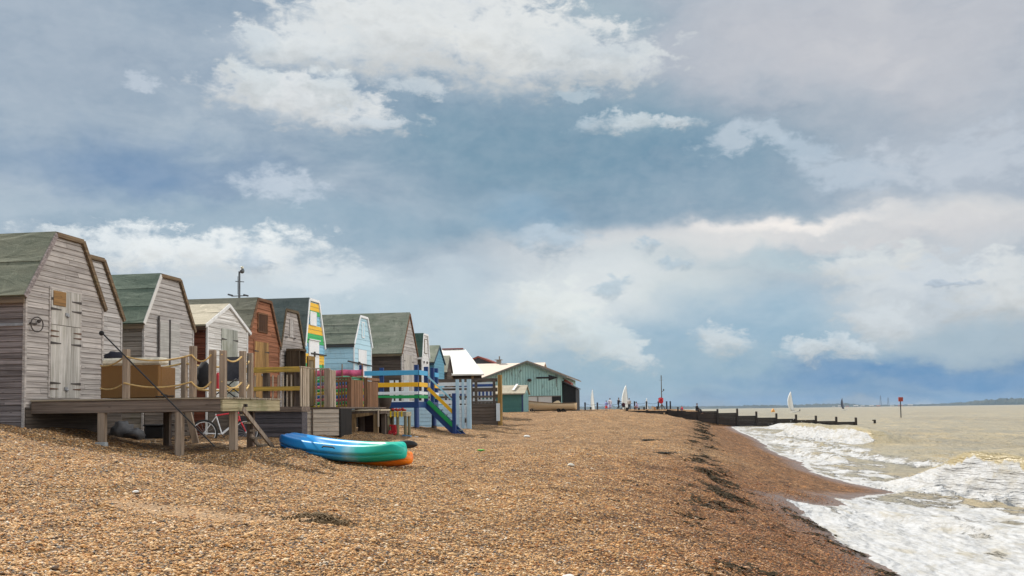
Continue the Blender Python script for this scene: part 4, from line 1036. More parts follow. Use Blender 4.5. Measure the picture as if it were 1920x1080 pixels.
def boat_hull(mb, L, W, D, n=24, m=12, sheer=.35, th=.03):
    """open boat along +x, bow at x=L (rising); returns rings of outer points"""
    rings = []
    for i in range(n+1):
        t = i/n; w = W/2*(1-max(0, (t-.45)/.55)**2.4)*(.72+.28*min(1, t/.35)); w = max(w, .01)
        zs = D+sheer*(t**2)+.1*(1-t)**2*sheer; zk = .02+.35*D*max(0, (t-.75)/.25)**2.2
        rings.append((L*t+(.0), w, zs, zk))
    def pts(k, inner):
        x, w, zs, zk = rings[k]; out = []
        for j in range(m+1):
            a = math.pi*j/m; c, s_ = math.cos(a), math.sin(a)
            y = w*math.copysign(abs(c)**.62, c); z = zs-(zs-zk)*(abs(s_)**.85)
            if inner: y *= .93; z = z+.03 if 0 < j < m else z
            xo = x+(L*.09*(z-zk)/(zs-zk+1e-6)*(k/n-.7)/.3 if k > n*.7 else 0)
            out.append((xo, y, z))
        return out
    o = [pts(k, False) for k in range(n+1)]; i_ = [pts(k, True) for k in range(n+1)]
    M = m+1
    V = [p for r in o for p in r]+[p for r in i_ for p in r]; off = (n+1)*M; F = []
    for k in range(n):
        for j in range(m):
            F.append((k*M+j, (k+1)*M+j, (k+1)*M+j+1, k*M+j+1)); F.append((off+k*M+j, off+k*M+j+1, off+(k+1)*M+j+1, off+(k+1)*M+j))
        for j in (0, m): F.append((k*M+j, off+k*M+j, off+(k+1)*M+j, (k+1)*M+j))
    F.append(tuple(range(M))); F.append(tuple(off+j for j in range(M))[::-1])
    F.append(tuple(n*M+j for j in range(M))[::-1]); F.append(tuple(off+n*M+j for j in range(M)))
    mb.add(V, F, True); return rings

def xform(mb, ang, loc, tilt=0, scale=1):
    M_ = Matrix.Translation(loc) @ Matrix.Rotation(ang, 4, 'Z') @ Matrix.Rotation(tilt, 4, 'Y') @ Matrix.Scale(scale, 4)
    mb.v = [tuple(M_ @ Vector(v)) for v in mb.v]; return mb

# ------------------------------------------------------------------ decks, rails and what stands on them
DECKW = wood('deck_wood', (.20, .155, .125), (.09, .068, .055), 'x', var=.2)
DECKL = wood('painted_light_beam', (.40, .345, .22), (.2, .165, .09), 'y', var=.1, green=.55)  # paler deck wood; the front beam's brighter light is put into its colour
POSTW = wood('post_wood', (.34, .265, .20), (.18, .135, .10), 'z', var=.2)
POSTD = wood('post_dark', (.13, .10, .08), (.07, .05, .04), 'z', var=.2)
PALEW = wood('pale_baluster', (.50, .42, .33), (.27, .215, .16), 'z', var=.2)
BROWN = wood('brown_baluster', (.25, .135, .075), (.12, .065, .038), 'z', var=.25)
OCHRE = wood('ochre_rail', (.56, .36, .07), (.32, .22, .06), 'x', var=.1, green=.35)
ROPE = plain('manila_rope', (.60, .40, .16), .85)

def sag(p, q, s, n=12):
    p = Vector(p); q = Vector(q)
    return [p.lerp(q, i/n)-Vector((0, 0, s*4*(i/n)*(1-i/n))) for i in range(n+1)]

def deck_one():
    x0, x1, y0, y1, zt = -11.46, -7.75, 16.6, 19.2, 2.81
    t = thing('timber_deck', 'raised timber deck with rope rails in front of the nearest hut', 'deck', ((x0+x1)/2, 17.9, 1.8), 'timber decks in front of the huts')
    b = MB(); n = 26
    for i in range(n):
        y = y0-.03+(y1-y0+.06)*i/n; b.box((x0, y+.004, zt-.028), (x1+.03+random.uniform(-.01, .01), y+(y1-y0+.06)/n-.004, zt))
    b.build('floor_boards', wood('floor_boards', (.36, .30, .22), (.2, .16, .11), 'x', var=.25), t, bevel=.003)
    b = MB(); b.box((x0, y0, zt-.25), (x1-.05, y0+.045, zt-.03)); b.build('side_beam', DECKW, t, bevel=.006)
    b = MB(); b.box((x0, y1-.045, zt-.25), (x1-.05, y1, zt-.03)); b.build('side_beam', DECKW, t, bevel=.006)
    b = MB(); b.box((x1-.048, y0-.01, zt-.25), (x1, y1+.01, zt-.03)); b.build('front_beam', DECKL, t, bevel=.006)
    b = MB()
    for i in range(6): y = y0+.4+i*.37; b.box((x0, y, zt-.2), (x1-.05, y+.045, zt-.03))
    b.build('joist', DECKW, t)
    b = MB(); b.tube([(x1+.0, 17.5, zt-.14), (x1+.05, 17.5, zt-.14)], .025, 8); b.box((x1, 17.45, zt-.17), (x1+.02, 17.6, zt-.12)); b.build('bolt', METAL, t)
    for (x, y) in ((-10.09, 16.66), (-8.60, 16.66), (-7.84, 17.22), (-10.1, 19.05), (-8.3, 19.05)):
        b = MB(); z = gz(x, y); b.box((x-.065, y-.05, z-.3), (x+.065, y+.06, zt-.25 if y > 16.9 or x < -7 else zt-.25))
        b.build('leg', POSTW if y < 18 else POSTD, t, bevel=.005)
    posts = [(-9.62, 16.64), (-8.34, 16.64), (-7.97, 16.64), (-7.72-.06, 16.66), (-7.80, 17.53), (-9.76, 19.1), (-8.34, 19.1)]
    hs = [.89, .92, .84, .83, .87, .88, .93]
    for (x, y), h in zip(posts, hs):
        b = MB(); b.box((x-.052, y-.052, zt), (x+.052, y+.052, zt+h)); b.build('post', POSTW, t, bevel=.006)
    def rp(i, j, za, s, p=None):
        a = p or (posts[i][0]+.0, posts[i][1]-.055, zt+za); c = (posts[j][0], posts[j][1]-.055, zt+za)
        b = MB(); b.tube(sag(a, c, s), .015, 8); b.build('rope', ROPE, t)
    for za, wz in ((.76, .68), (.28, .26)):
        rp(0, 0, za, .06, (-10.45, 17.18, zt+wz-.05)); rp(0, 1, za, .09); rp(1, 2, za, .12); rp(3, 4, za, .11); rp(4, 6, za, .10)
        b = MB(); b.tube(sag((-11.4, 19.1, zt+za), (-9.76, 19.1, zt+za), .1), .019, 8); b.tube(sag((-9.76, 19.1, zt+za), (-8.34, 19.1, zt+za), .1), .019, 8); b.build('rope', ROPE, t)
    # ladder stair
    t = thing('wooden_steps', 'short open wooden steps down from the rope railed deck', 'steps', (-7.6, 18, 1.8))
    z0 = gz(-7.7, 18.63)
    for x in (-7.66, -7.92):
        f0 = 0 if x > -7.8 else .66
        b = MB(); b.beam((x, 17.22+1.44*f0, 2.6+(z0-2.62)*f0), (x, 18.66, z0-.02), .03, .09); b.build('stringer', POSTW, t)
    for k in range(5):
        f = (k+.7)/5; y = 17.22+(18.62-17.22)*f; z = 2.6+(z0-2.6)*f; b = MB(); b.box((-7.90 if k > 2 else -7.80, y-.12, z-.02), (-7.68, y+.1, z+.015)); b.build('tread', PALEW, t)
    # wicker sofa
    t = thing('wicker_sofa', 'orange brown wicker sofa seen from behind on the deck', 'sofa', (-9.9, 17.6, zt))
    m, N, bs = new_mat('wicker'); P = N.n('ShaderNodeTexCoord').outputs['Object']
    wv = N.n('ShaderNodeTexWave'); wv.bands_direction = 'X'; N.put(wv.inputs['Vector'], P); wv.inputs['Scale'].default_value = 14; wv.inputs['Distortion'].default_value = 1.2; wv.inputs['Detail'].default_value = 3
    w2 = N.n('ShaderNodeTexWave'); w2.bands_direction = 'Z'; N.put(w2.inputs['Vector'], P); w2.inputs['Scale'].default_value = 26
    f = N.math('MULTIPLY', wv.outputs['Fac'], w2.outputs['Fac'])
    N.L.new(N.mix(f, (.22, .10, .025), (.52, .27, .075)), bs.inputs['Base Color']); bs.inputs['Roughness'].default_value = .6
    N.L.new(N.bump(f, .8, .02), bs.inputs['Normal'])
    b = MB(); b.box((-10.46, 17.2, zt+.02), (-9.3, 17.3, zt+.63)); b.box((-9.38, 17.3, zt+.02), (-9.3, 17.85, zt+.6)); b.box((-10.46, 17.3, zt+.02), (-10.38, 17.85, zt+.6)); b.box((-10.38, 17.3, zt+.02), (-9.38, 17.85, zt+.3))
    b.build('frame', m, t, bevel=.015)
    b = MB(); b.box((-10.44, 17.17, zt+.632), (-9.24, 17.5, zt+.77)); b.build('back_cushion', plain('cream_cushion', (.66, .60, .48), .9), t, bevel=.04)
    b = MB(); b.box((-10.36, 17.32, zt+.302), (-9.4, 17.84, zt+.42)); b.build('seat_cushion', plain('cream_cushion', (.52, .46, .36), .9), t, bevel=.03)
    b = MB(); b.ball((-10.27, 17.34, zt+.81), (.2, .13, .095), 14, 9, .3, 3); top(b, 'dark_coat', plain('navy_cloth', (.018, .018, .03), .9), 'dark bundled coat lying on top of the wicker sofa', 'coat')
    # camp chair and bag
    t = thing('camp_chair', 'folding camp chair with grey back behind the deck posts', 'chair', (-8.25, 18, zt))
    cl = plain('grey_canvas', (.07, .07, .08), .85); bk = plain('black_metal', (.02, .02, .022), .4)
    b = MB(); b.box((-8.42, 18.12, zt+.34), (-8.0, 18.14, zt+.80)); b.add([(-8.0, 18.12, zt+.5), (-7.93, 17.8, zt+.78), (-7.98, 17.75, zt+.36), (-8.0, 18.1, zt+.36)], [(0,1,2,3)]); b.build('back_panel', cl, t)
    b = MB(); b.box((-8.5, 17.7, zt+.33), (-8.0, 18.12, zt+.35)); b.build('seat', cl, t)
    for a, c in (((-8.5, 17.7, zt), (-8.0, 17.7, zt+.36)), ((-8.0, 17.7, zt), (-8.5, 17.7, zt+.36)), ((-8.5, 18.12, zt), (-8.0, 18.12, zt+.36)), ((-8.0, 18.12, zt), (-8.5, 18.12, zt+.36)), ((-8.44, 18.16, zt+.3), (-8.44, 18.16, zt+.82)), ((-7.98, 18.16, zt+.3), (-7.98, 18.16, zt+.82))):
        b = MB(); b.tube([a, c], .012, 6); b.build('leg', bk, t)
    b = MB(); b.ball((-8.66, 17.75, zt+.44), (.17, .14, .25), 12, 9, .35, 8); top(b, 'black_rucksack', plain('black_cloth', (.014, .014, .016), .9), 'black rucksack hanging by the camp chair on the deck', 'bag')
    b = MB(); b.tube([(-8.2, 17.35, zt+.17), (-8.2, 17.35, zt+.4), (-8.2, 17.35, zt+.47)], [.045, .045, .02], 10); top(b, 'red_flask', plain('red_plastic', (.42, .02, .03), .4), 'small red flask standing among the deck posts', 'flask')
    b = MB(); b.ring((-9.02, 16.75, zt+.03), (0, 0, 1), .07, .014); b.ring((-8.86, 16.8, zt+.035), (.1, 0, 1), .06, .016); b.ring((-8.95, 16.78, zt+.06), (.2, .1, 1), .05, .014); top(b, 'rope_coil', plain('dark_rope', (.05, .035, .025), .9), 'dark coil of rope lying on the deck edge', 'rope')
    # long pole leaning against the deck
    t = thing('boat_pole', 'long thin black pole leaning across the front of the deck', 'pole', (-7.9, 16.45, 2))
    b = MB(); b.tube([(-10.0, 16.5, 3.98), (-7.8, 16.38, 1.95)], .014, 8); b.build('shaft', plain('black_metal', (.02, .02, .022), .4), t)
    b = MB(); b.ball((-10.02, 16.49, 3.99), (.05, .035, .045), 10, 7); b.build('end_cap', plain('black_rubber', (.01, .01, .01), .8), t)
    # bags under the deck
    b = MB(); z = gz(-11.6, 20.4); b.ball((-11.85, 20.4, z+.17), (.27, .2, .22), 16, 10, .5, 1); top(b, 'grey_sack', plain('grey_sack', (.10, .10, .105), .8), 'crumpled grey sack lying in the shade under the deck', 'sack')
    b = MB(); b.ball((-11.45, 20.2, z+.1), (.22, .16, .13), 14, 9, .5, 5); top(b, 'grey_sack', plain('grey_sack', (.10, .10, .105), .8), 'smaller flattened sack between the grey sack and the black box', 'sack')
    b = MB(); b.box((-11.3, 20.3, z+.0), (-10.85, 20.7, z+.27)); b.box((-11.33, 20.27, z+.272), (-10.82, 20.73, z+.31)); top(b, 'black_box', plain('black_plastic', (.015, .015, .017), .5), 'black plastic box in the shade under the deck', 'box', bevel=.02)
    b = MB(); b.box((-9.95, 16.2, gz(-9.85, 16.2)-.02), (-9.75, 16.3, gz(-9.85, 16.2)+.05)); top(b, 'concrete_block', plain('concrete', (.3, .32, .33), .9), 'pale concrete block on the shingle by the first deck leg', 'block', bevel=.008)
    # weathered plinth boards behind the legs
    t = thing('lattice_brace', 'leaning brown plank and old stair frame in the shade behind the deck', 'plank', (-9.9, 20, 1.8))
    b = MB(); b.beam((-10.48, 20.6, 2.75), (-10.22, 20.6, 1.8), .05, .14); b.build('plank', POSTW, t)
    b = MB()
    for k in range(4): b.beam((-10.95, 20.75, 1.95+k*.2), (-10.5, 20.75, 1.95+k*.2), .12, .03)
    b.beam((-10.97, 20.7, 1.8), (-10.97, 20.7, 2.7), .05, .08); b.build('frame', POSTD, t)
    # shared plinth below huts
    b = MB(); boards(b, [(-12.33, 1.7), (-12.0, 1.7), (-12.0, 2.5), (-12.33, 2.5)], 'x', -11.95, 1, .14)

def bike():
    t = thing('bicycle', 'white and red mountain bicycle standing under the edge of the deck', 'bicycle', (-10.9, 23.3, 1.77))
    Y = 23.3; z = 1.72+.33; ra = Vector((-11.32, Y-.12, z)); fa = Vector((-10.46, Y+.42, z)); d = (fa-ra).normalized(); s = Vector((-d.y, d.x, 0)); L = (fa-ra).length
    def P(a, h, o=0): q = ra+d*(a*L)+s*o; return (q.x, q.y, 1.72+h)
    rub = plain('tyre_rubber', (.012, .012, .012), .8); sil = plain('silver_frame', (.70, .71, .73), .35); red = plain('red_frame', (.55, .015, .03), .35); bk = plain('black_metal', (.02, .02, .022), .4)
    for c in (ra, fa):
        w = MB(); w.ring(c, s, .31, .027, 36, 8); wo = w.build('wheel', rub, t)
        w = MB(); w.ring(c, s, .277, .011, 32, 6); w.build('rim', sil, wo)
        w = MB(); u = Vector((0, 0, 1))
        for k in range(14):
            a = 2*math.pi*k/14; e = c+(d*math.cos(a)+u*math.sin(a))*.275; w.tube([c, e], .0022, 4)
        w.tube([c-s*.04, c+s*.04], .022, 8); w.build('spokes', plain('spoke_steel', (.4, .4, .42), .4, .5), wo)
    bb = P(.42, .30); st = P(.27, .80); hd1 = P(.80, .84); hd0 = P(.84, .66); se = P(.25, .88)
    f = MB(); f.tube([bb, st], .018, 8); f.tube([P(0, .33), P(.285, .74)], .011, 6); f.tube([P(0, .33), bb], .012, 6); f.tube([bb, P(.66, .5)], .028, 8); f.build('frame', sil, t)
    f = MB(); f.tube([P(.27, .76), hd1], .02, 8); f.tube([P(.64, .48), hd0], .032, 8); f.tube([hd1, hd0], .026, 8); f.build('top_tube', red, t)
    f = MB(); f.tube([hd0, P(.92, .5), P(1, .33)], [.024, .02, .014], 8); f.build('fork', red, t)
    f = MB(); f.tube([P(.24, .86), st], .014, 6); f.box((se[0]-.12, se[1]-.05, se[2]), (se[0]+.12, se[1]+.05, se[2]+.05)); f.build('saddle', bk, t, bevel=.015)
    f = MB(); f.tube([hd1, P(.80, .93)], .015, 6); f.tube([P(.82, .95, -.27), P(.80, .93), P(.82, .95, .27)], .012, 6); f.build('handlebar', sil, t)
    f = MB(); f.ring(bb, s, .085, .008, 20, 4); f.tube([bb, P(.50, .16, -.06)], .01, 6); f.tube([bb, P(.34, .44, .06)], .01, 6); f.box(tuple(a-.03 for a in P(.50, .15, -.1)), tuple(a+.03 for a in P(.5, .15, -.1))); f.build('crank', bk, t)

def kayaks():
    def hull(name, label, A, B, W, Hh, matf, tiltz=.12, cock=True):
        A = Vector(A); B = Vector(B); d = (B-A); L = d.length; ang = math.atan2(d.y, d.x)
        t = thing(name, label, 'kayak', A)
        prof = [(0,0), (.45,.02), (.76,.14), (.92,.36), (.93,.39), (.86,.43), (.87,.45), (.99,.56), (1.0,.60), (.84,.95), (.80,.99), (.62,1.0), (.5,.93), (.3,.86), (0,.86)]
        n = 40; V = []; F = []; full = [(a, b) for a, b in prof]+[(-a, b) for a, b in prof[-2:0:-1]]; m = len(full)
        for i in range(n+1):
            s = i/n; e = abs(2*s-1); w = W/2*max(.02, (1-e**3.4))**.5*(.94+.06*math.cos(2*math.pi*s)); zb = .15*e**2.4+.02; zt_ = Hh+.10*e**2.2-(.0 if e < .9 else (e-.9)*1.0)
            if e > .985: w *= .9
            for a, b in full:
                dip = 1.
                z = zb+(zt_-zb)*b
                if cock and abs(a) < .55 and b > .8 and .22 < s < .82: z -= .10*math.sin(math.pi*(s-.22)/.6)**.4
                elif abs(a) < .55 and b > .8: z += .05*(1-abs(a)/.55)
                V.append((L*s, a*w, z))
        for i in range(n):
            for j in range(m): F.append((i*m+j, (i+1)*m+j, (i+1)*m+(j+1) % m, i*m+(j+1) % m))
        F.append(tuple(range(m))); F.append(tuple(n*m+j for j in range(m))[::-1])
        mb = MB(); mb.add(V, F, True); M_ = Matrix.Translation(A) @ Matrix.Rotation(ang, 4, 'Z') @ Matrix.Rotation(math.asin((A.z-B.z)/L), 4, 'Y') @ Matrix.Rotation(tiltz, 4, 'X')
        mb.v = [tuple(M_ @ Vector(v)) for v in mb.v]
        mb.build('hull', matf, t, sub=1)
        return t, M_, L
    m, N, b = new_mat('blend_plastic')
    P = N.n('ShaderNodeTexCoord').outputs['Object']; sp = N.n('ShaderNodeSeparateXYZ'); N.L.new(P, sp.inputs[0])
    f = N.math('ADD', N.math('MULTIPLY', sp.outputs[0], 1/3.0), N.math('MULTIPLY', N.math('SUBTRACT', N.noise(P, 1.6, 5, .6), .5), .22))
    c = N.ramp(f, [(0, (.012, .20, .62)), (.40, (.015, .33, .72)), (.54, (.06, .42, .74)), (.605, (.26, .58, .72)), (.66, (.02, .47, .42)), (.78, (.008, .40, .27)), (1, (.012, .45, .36))])
    N.L.new(c, b.inputs['Base Color']); b.inputs['Roughness'].default_value = .32
    N.L.new(N.bump(N.noise(P, 40, 3, .6), .08, .01), b.inputs['Normal'])
    ax, ay, bx, by = -7.52, 18.75, -4.62, 17.3
    t, M_, L = hull('kayak', 'long blue to green sit on top kayak lying on the shingle', (ax, ay, 1.69), (bx, by, 1.51), .72, .37, m, .10)
    for s_ in (.5,):
        h = MB(); h.tube([M_ @ Vector((L*.52+dx, -.375, .31+dz)) for dx, dz in ((-.16, 0), (-.12, .02), (.12, .02), (.16, 0))], .014, 6); h.build('handle', plain('black_rubber', (.01, .01, .01), .8), t)
        h = MB(); h.box((0,0,0), (.001,.001,.001)); 
    m2, N, b = new_mat('orange_plastic'); P = N.n('ShaderNodeTexCoord').outputs['Object']
    N.L.new(N.mix(N.noise(P, 1.5, 4, .6), (.95, .33, .012), (.82, .11, .01)), b.inputs['Base Color']); b.inputs['Roughness'].default_value = .32
    t2, M2, L2 = hull('kayak', 'orange kayak almost hidden behind the blue one', (-6.75, 18.7, 1.56), (-4.56, 17.40, 1.41), .62, .30, m2, 0)
    t = thing('paddle', 'black paddle blade resting on the orange kayak', 'paddle', (-5, 18.4, 1.9))
    b = MB(); b.ball((-4.86, 18.15, 1.90), (.24, .05, .08), 16, 8); b.build('blade', plain('black_plastic', (.015, .015, .017), .5), t)
    b = MB(); b.tube([(-6.4, 18.95, 1.9), (-4.9, 18.2, 1.90)], .016, 8); b.build('shaft', plain('black_metal', (.02, .02, .022), .4), t)

def rail_bits(t, items, mat, name, bev=.004):
    for a, c in items:
        b = MB(); b.box(a, c); b.build(name, mat, t, bevel=bev)

def deck_two():
    # dark clad base with ochre railing
    t = thing('timber_deck', 'timber deck on a dark boarded base with ochre yellow top rails', 'deck', (-11.2, 27.4, 1.8), 'timber decks in front of the huts')
    b = MB(); b.box((-12.3, 26.745, 1.5), (-10.15, 27.2, 2.55)); boards(b, [(-12.3, 1.6), (-10.13, 1.6), (-10.13, 2.55), (-12.3, 2.55)], 'y', 26.74, -1, .13, breaks=4); b.build('skirting', wood('purple_grey', (.115, .105, .115), (.055, .05, .055), 'x', var=.2), t)
    b = MB(); b.box((-12.3, 26.68, 2.555), (-10.12, 27.35, 2.70)); b.build('floor', DECKW, t, bevel=.005)
    rail_bits(t, [((-12.3, 26.62, 3.67), (-10.16, 26.72, 3.82)), ((-12.3, 26.62, 3.15), (-10.16, 26.7, 3.27))], OCHRE, 'rail')
    rail_bits(t, [((-11.95, 26.73, 2.7), (-11.87, 26.79, 3.66)), ((-11.3, 26.73, 2.7), (-11.12, 26.85, 3.66)), ((-10.36, 26.73, 2.7), (-10.2, 26.85, 3.66))], POSTD, 'post')
    rail_bits(t, [((x, 26.73, 2.7), (x+.04, 26.76, 3.6)) for x in (-11.75, -11.55, -11.02, -10.86, -10.72, -10.6, -10.47)], PALEW, 'baluster')
    rail_bits(t, [((-10.155, y, 2.7), (-10.12, y+.07, 3.8)) for y in (26.62, 26.78, 26.92, 27.06, 27.2)], PALEW, 'baluster')
    b = MB(); b.box((-10.16, 26.58, 3.802), (-10.10, 27.3, 3.83)); b.build('cap_rail', PALEW, t)
    # beige clad base
    t = thing('timber_deck', 'timber deck on a pale beige boarded base behind the kayak', 'deck', (-10.4, 30, 1.8), 'timber decks in front of the huts')
    bw = wood('beige_clad', (.74, .64, .53), (.5, .43, .35), 'x', var=.2)
    b = MB(); b.box((-10.97, 29.04, 1.83), (-9.85, 30.0, 2.62)); boards(b, [(-10.95, 1.83), (-9.83, 1.83), (-9.83, 2.64), (-10.95, 2.64)], 'y', 29.04, -1, .135, breaks=5); b.build('skirting', bw, t)
    b = MB(); b.box((-10.69, 28.99, 1.84), (-10.65, 29.02, 2.66)); b.build('joint_strip', POSTD, t)
    b = MB(); b.box((-9.83, 29.02, 1.6), (-9.78, 30.1, 2.64)); b.build('tarred_board', wood('tarred', (.03, .026, .024), (.012, .011, .01), 'z', var=.3), t)
    b = MB(); b.box((-10.9, 29.1, 1.6), (-10.7, 29.4, 1.828)); b.box((-10.1, 29.1, 1.6), (-9.9, 29.4, 1.828)); b.build('footing', wood('ochre_frame', (.32, .2, .07), (.2, .12, .04), 'z'), t)
    b = MB(); b.box((-12.3, 29.0, 2.645), (-9.8, 34.05, 2.69)); b.build('floor', DECKW, t)
    rail_bits(t, [((x, 29.0, 2.69), (x+.045, 29.04, 3.84)) for x in (-10.95, -10.57, -10.43)], POSTW, 'baluster')
    rail_bits(t, [((-10.30, 29.0, 2.69), (-10.13, 29.12, 3.87))], POSTW, 'post')
    rail_bits(t, [((-10.95, 29.0, 3.842), (-10.3, 29.05, 3.88))], PALEW, 'cap_rail')
    rail_bits(t, [((-10.125, y, 2.69), (-10.09, y+.06, 3.82)) for y in (29.02, 29.16, 29.3, 29.44)], PALEW, 'baluster')
    rail_bits(t, [((x, 30.88, 2.69), (x+.05, 30.92, 3.6)) for x in (-10.62, -10.5, -10.4, -10.3, -10.2)], BROWN, 'baluster')
    rail_bits(t, [((-10.65, 30.86, 3.602), (-10.06, 30.96, 3.66)), ((-10.62, 30.86, 3.5), (-10.1, 30.879, 3.58))], BROWN, 'top_rail')
    rail_bits(t, [((-10.15, 30.88, 2.69), (-10.05, 30.95, 3.6))], BROWN, 'post')
    for y0, y1 in ((30.96, 32.34), (32.62, 34.0)):
        ys = np.arange(y0, y1-.05, .17)
        rail_bits(t, [((-10.09, y, 2.69), (-10.06, y+.12, 3.58)) for y in ys], BROWN, 'baluster')
        rail_bits(t, [((-10.12, y0-.02, 3.602 if y0 > 32 else 3.667), (-10.03, y1+.03, 3.70))], BROWN, 'top_rail')
    rail_bits(t, [((-10.25, 32.58, 2.69), (-10.03, 32.61, 3.7))], BROWN, 'post')
    # windbreak
    t = thing('windbreak', 'long beach windbreak with pink, green, yellow and blue bands', 'windbreak', (-11.2, 32.2, 2.7))
    cc = [('blue', (.04, .20, .52)), ('pink', (.85, .17, .32)), ('green', (.035, .50, .14)), ('yellow', (.80, .62, .04))]
    seq = [3, 2, 1, 0, 3, 2, 1, 0]; z = 2.73; mats = [plain('cloth_'+n, c, .8) for n, c in cc]
    def cloth(z0, z1, x0=-12.2, x1=-10.05):
        b = MB(); n = 60
        V = []
        for i in range(n+1):
            x = x0+(x1-x0)*i/n; y = 32.2+.03*math.sin(x*5)+.012*math.sin(x*17)
            sg = .03*math.sin(math.pi*((x-x0) % .75)/.75)
            V += [(x, y, z0-sg), (x, y, z1-sg), (x, y+.006, z0-sg), (x, y+.006, z1-sg)]
        F = []
        for i in range(n):
            a = i*4; c = a+4; F += [(a, c, c+1, a+1), (a+2, a+3, c+3, c+2), (a+1, c+1, c+3, a+3), (a, a+2, c+2, c)]
        b.add(V, F, True); return b
    cloth(3.76, 3.97).build('cloth_band', mats[1], t); cloth(3.66, 3.757).build('cloth_band', plain('cloth_mint', (.2, .62, .35), .8), t)
    z = 3.655
    for k, i in enumerate([2, 0, 1, 2, 3, 0, 1, 2, 3]):
        cloth(z-.105, z-.003).build('cloth_band', mats[i], t); z -= .107
    for x in (-12.15, -11.45, -10.78, -10.08):
        b = MB(); b.tube([(x, 32.15, 2.7), (x, 32.15, 4.15)], .018, 6); b.build('pole', wood('windbreak_pole', (.3, .15, .06), (.2, .1, .04), 'z'), t)
    # workbench
    t = thing('workbench', 'rough timber workbench with a pale cloth top below the railings', 'workbench', (-9.65, 31.4, 1.8))
    b = MB(); n = 20
    b.add([(-10.16+1.06*i/n, y, 2.6+.012*math.sin(i*1.3+y)) for y in (30.98, 32.1) for i in range(n+1)]+[(-10.16+1.06*i/n, y, 2.565) for y in (30.98, 32.1) for i in range(n+1)],
          [(i, i+1, n+2+i, n+1+i) for i in range(n)]+[(i, 2*n+2+i, 2*n+3+i, i+1) for i in range(n)]+[(n, 2*n+1, 4*n+3, 3*n+2)])
    b.build('cloth_top', plain('beige_cloth', (.58, .50, .36), .9), t)
    b = MB(); b.box((-10.14, 31.0, 2.47), (-9.12, 32.05, 2.56)); b.build('top_frame', POSTD, t)
    for x in (-10.1, -9.35):
        b = MB(); b.box((x, 31.0, 1.6), (x+.14, 31.12, 2.47)); b.build('leg', wood('bench_leg', (.26, .175, .09), (.14, .09, .045), 'z'), t)
        b = MB(); b.box((x, 31.9, 1.6), (x+.14, 32.0, 2.47)); b.build('leg', POSTD, t)
    b = MB(); b.add([(-10.13, 30.97, 2.33), (-9.36, 30.97, 2.43), (-9.36, 30.97, 2.5), (-10.13, 30.97, 2.47), (-10.13, 30.998, 2.33), (-9.36, 30.998, 2.43), (-9.36, 30.998, 2.5), (-10.13, 30.998, 2.47)], [(0,1,2,3), (4,7,6,5), (0,4,5,1), (3,2,6,7)]); b.build('brace', wood('bench_leg', (.26, .175, .09), (.14, .09, .045), 'z'), t)
    b = MB(); b.box((-10.2, 32.06, 1.7), (-9.2, 32.1, 2.46)); b.build('back_panel', wood('dark_red_panel', (.035, .018, .012), (.02, .01, .008), 'x'), t)
    b = MB(); b.box((-9.2, 30.95, 2.05), (-9.16, 31.0, 2.6)); b.build('upright', PALEW, t)
    # small table with yellow straps
    t = thing('log_table', 'small table on round log legs with yellow straps over its edge', 'table', (-9.3, 33.2, 1.7))
    b = MB(); b.box((-9.85, 33.0, 2.36), (-8.8, 33.7, 2.52)); b.build('tabletop', wood('grey_table', (.36, .33, .25), (.2, .18, .13), 'x', green=.3), t, bevel=.01)
    for x, y in ((-9.46, 33.08), (-9.12, 33.08), (-8.86, 33.12), (-9.46, 33.6), (-8.86, 33.62)):
        b = MB(); b.tube([(x, y, 1.5), (x, y, 2.36)], .055, 10); b.build('leg', wood('log_leg', (.27, .25, .15), (.15, .13, .08), 'z', green=.4), t)
    for x in (-9.58, -9.37, -9.22, -9.12, -8.98):
        b = MB(); b.box((x, 32.985, 2.34), (x+.05, 32.998, 2.53)); b.box((x, 32.985, 2.531), (x+.05, 33.5, 2.54)); b.build('strap', plain('yellow_strap', (.80, .56, .02), .6), t)
    b = MB()
    for i in range(14): b.ball((-9.32+.03*i, 33.2+random.uniform(-.08, .12), 2.57+random.uniform(0, .05)), (.06, .05, .035), 8, 5, .4, i)
    top(b, 'red_netting', plain('red_white_net', (.42, .035, .03), .8), 'heap of red netting on the strapped table', 'netting')
    for i, (x, y, lab) in enumerate(((-9.27, 32.9, 'red toy truck on the shingle below the strapped table'), (-9.62, 33.0, 'red toy bucket lying left of the table legs'))):
        z = gz(x, y); b = MB()
        if i == 0:
            b.box((x-.12, y, z+.06), (x+.14, y+.16, z+.17)); b.box((x-.02, y+.01, z+.172), (x+.12, y+.15, z+.3)); b.box((x-.1, y+.01, z+.3), (x+.1, y+.15, z+.36))
            for dx in (-.08, .09): b.ring((x+dx, y-.01, z+.06), (0, 1, 0), .04, .02, 12, 5)
        else: b.tube([(x, y, z+.02), (x-.12, y, z+.14)], [.07, .1], 12)
        top(b, ('toy_truck', 'toy_bucket')[i], plain('red_plastic', (.42, .02, .03), .4), lab, 'toy')
    z = gz(-8.5, 32.3); b = MB(); b.tube([(-8.75, 32.4, z+.03), (-8.4, 32.1, z+.03)], [.05, .03], 8); top(b, 'blue_bottle', plain('blue_plastic', (.08, .27, .5), .4), 'blue plastic bottle on the shingle near the table', 'bottle')
    z = gz(-8.1, 31.6); b = MB(); b.ball((-8.1, 31.6, z+.03), (.1, .07, .04), 10, 6, .6, 2); top(b, 'crumpled_paper', plain('white_paper', (.6, .62, .66), .8), 'crumpled whitish bag right of the blue bottle', 'litter')
    # black grill on the bench
    t = thing('black_grill', 'black kettle pot standing between the brown panel and blue deck', 'grill', (-9.95, 34.2, 2.53))
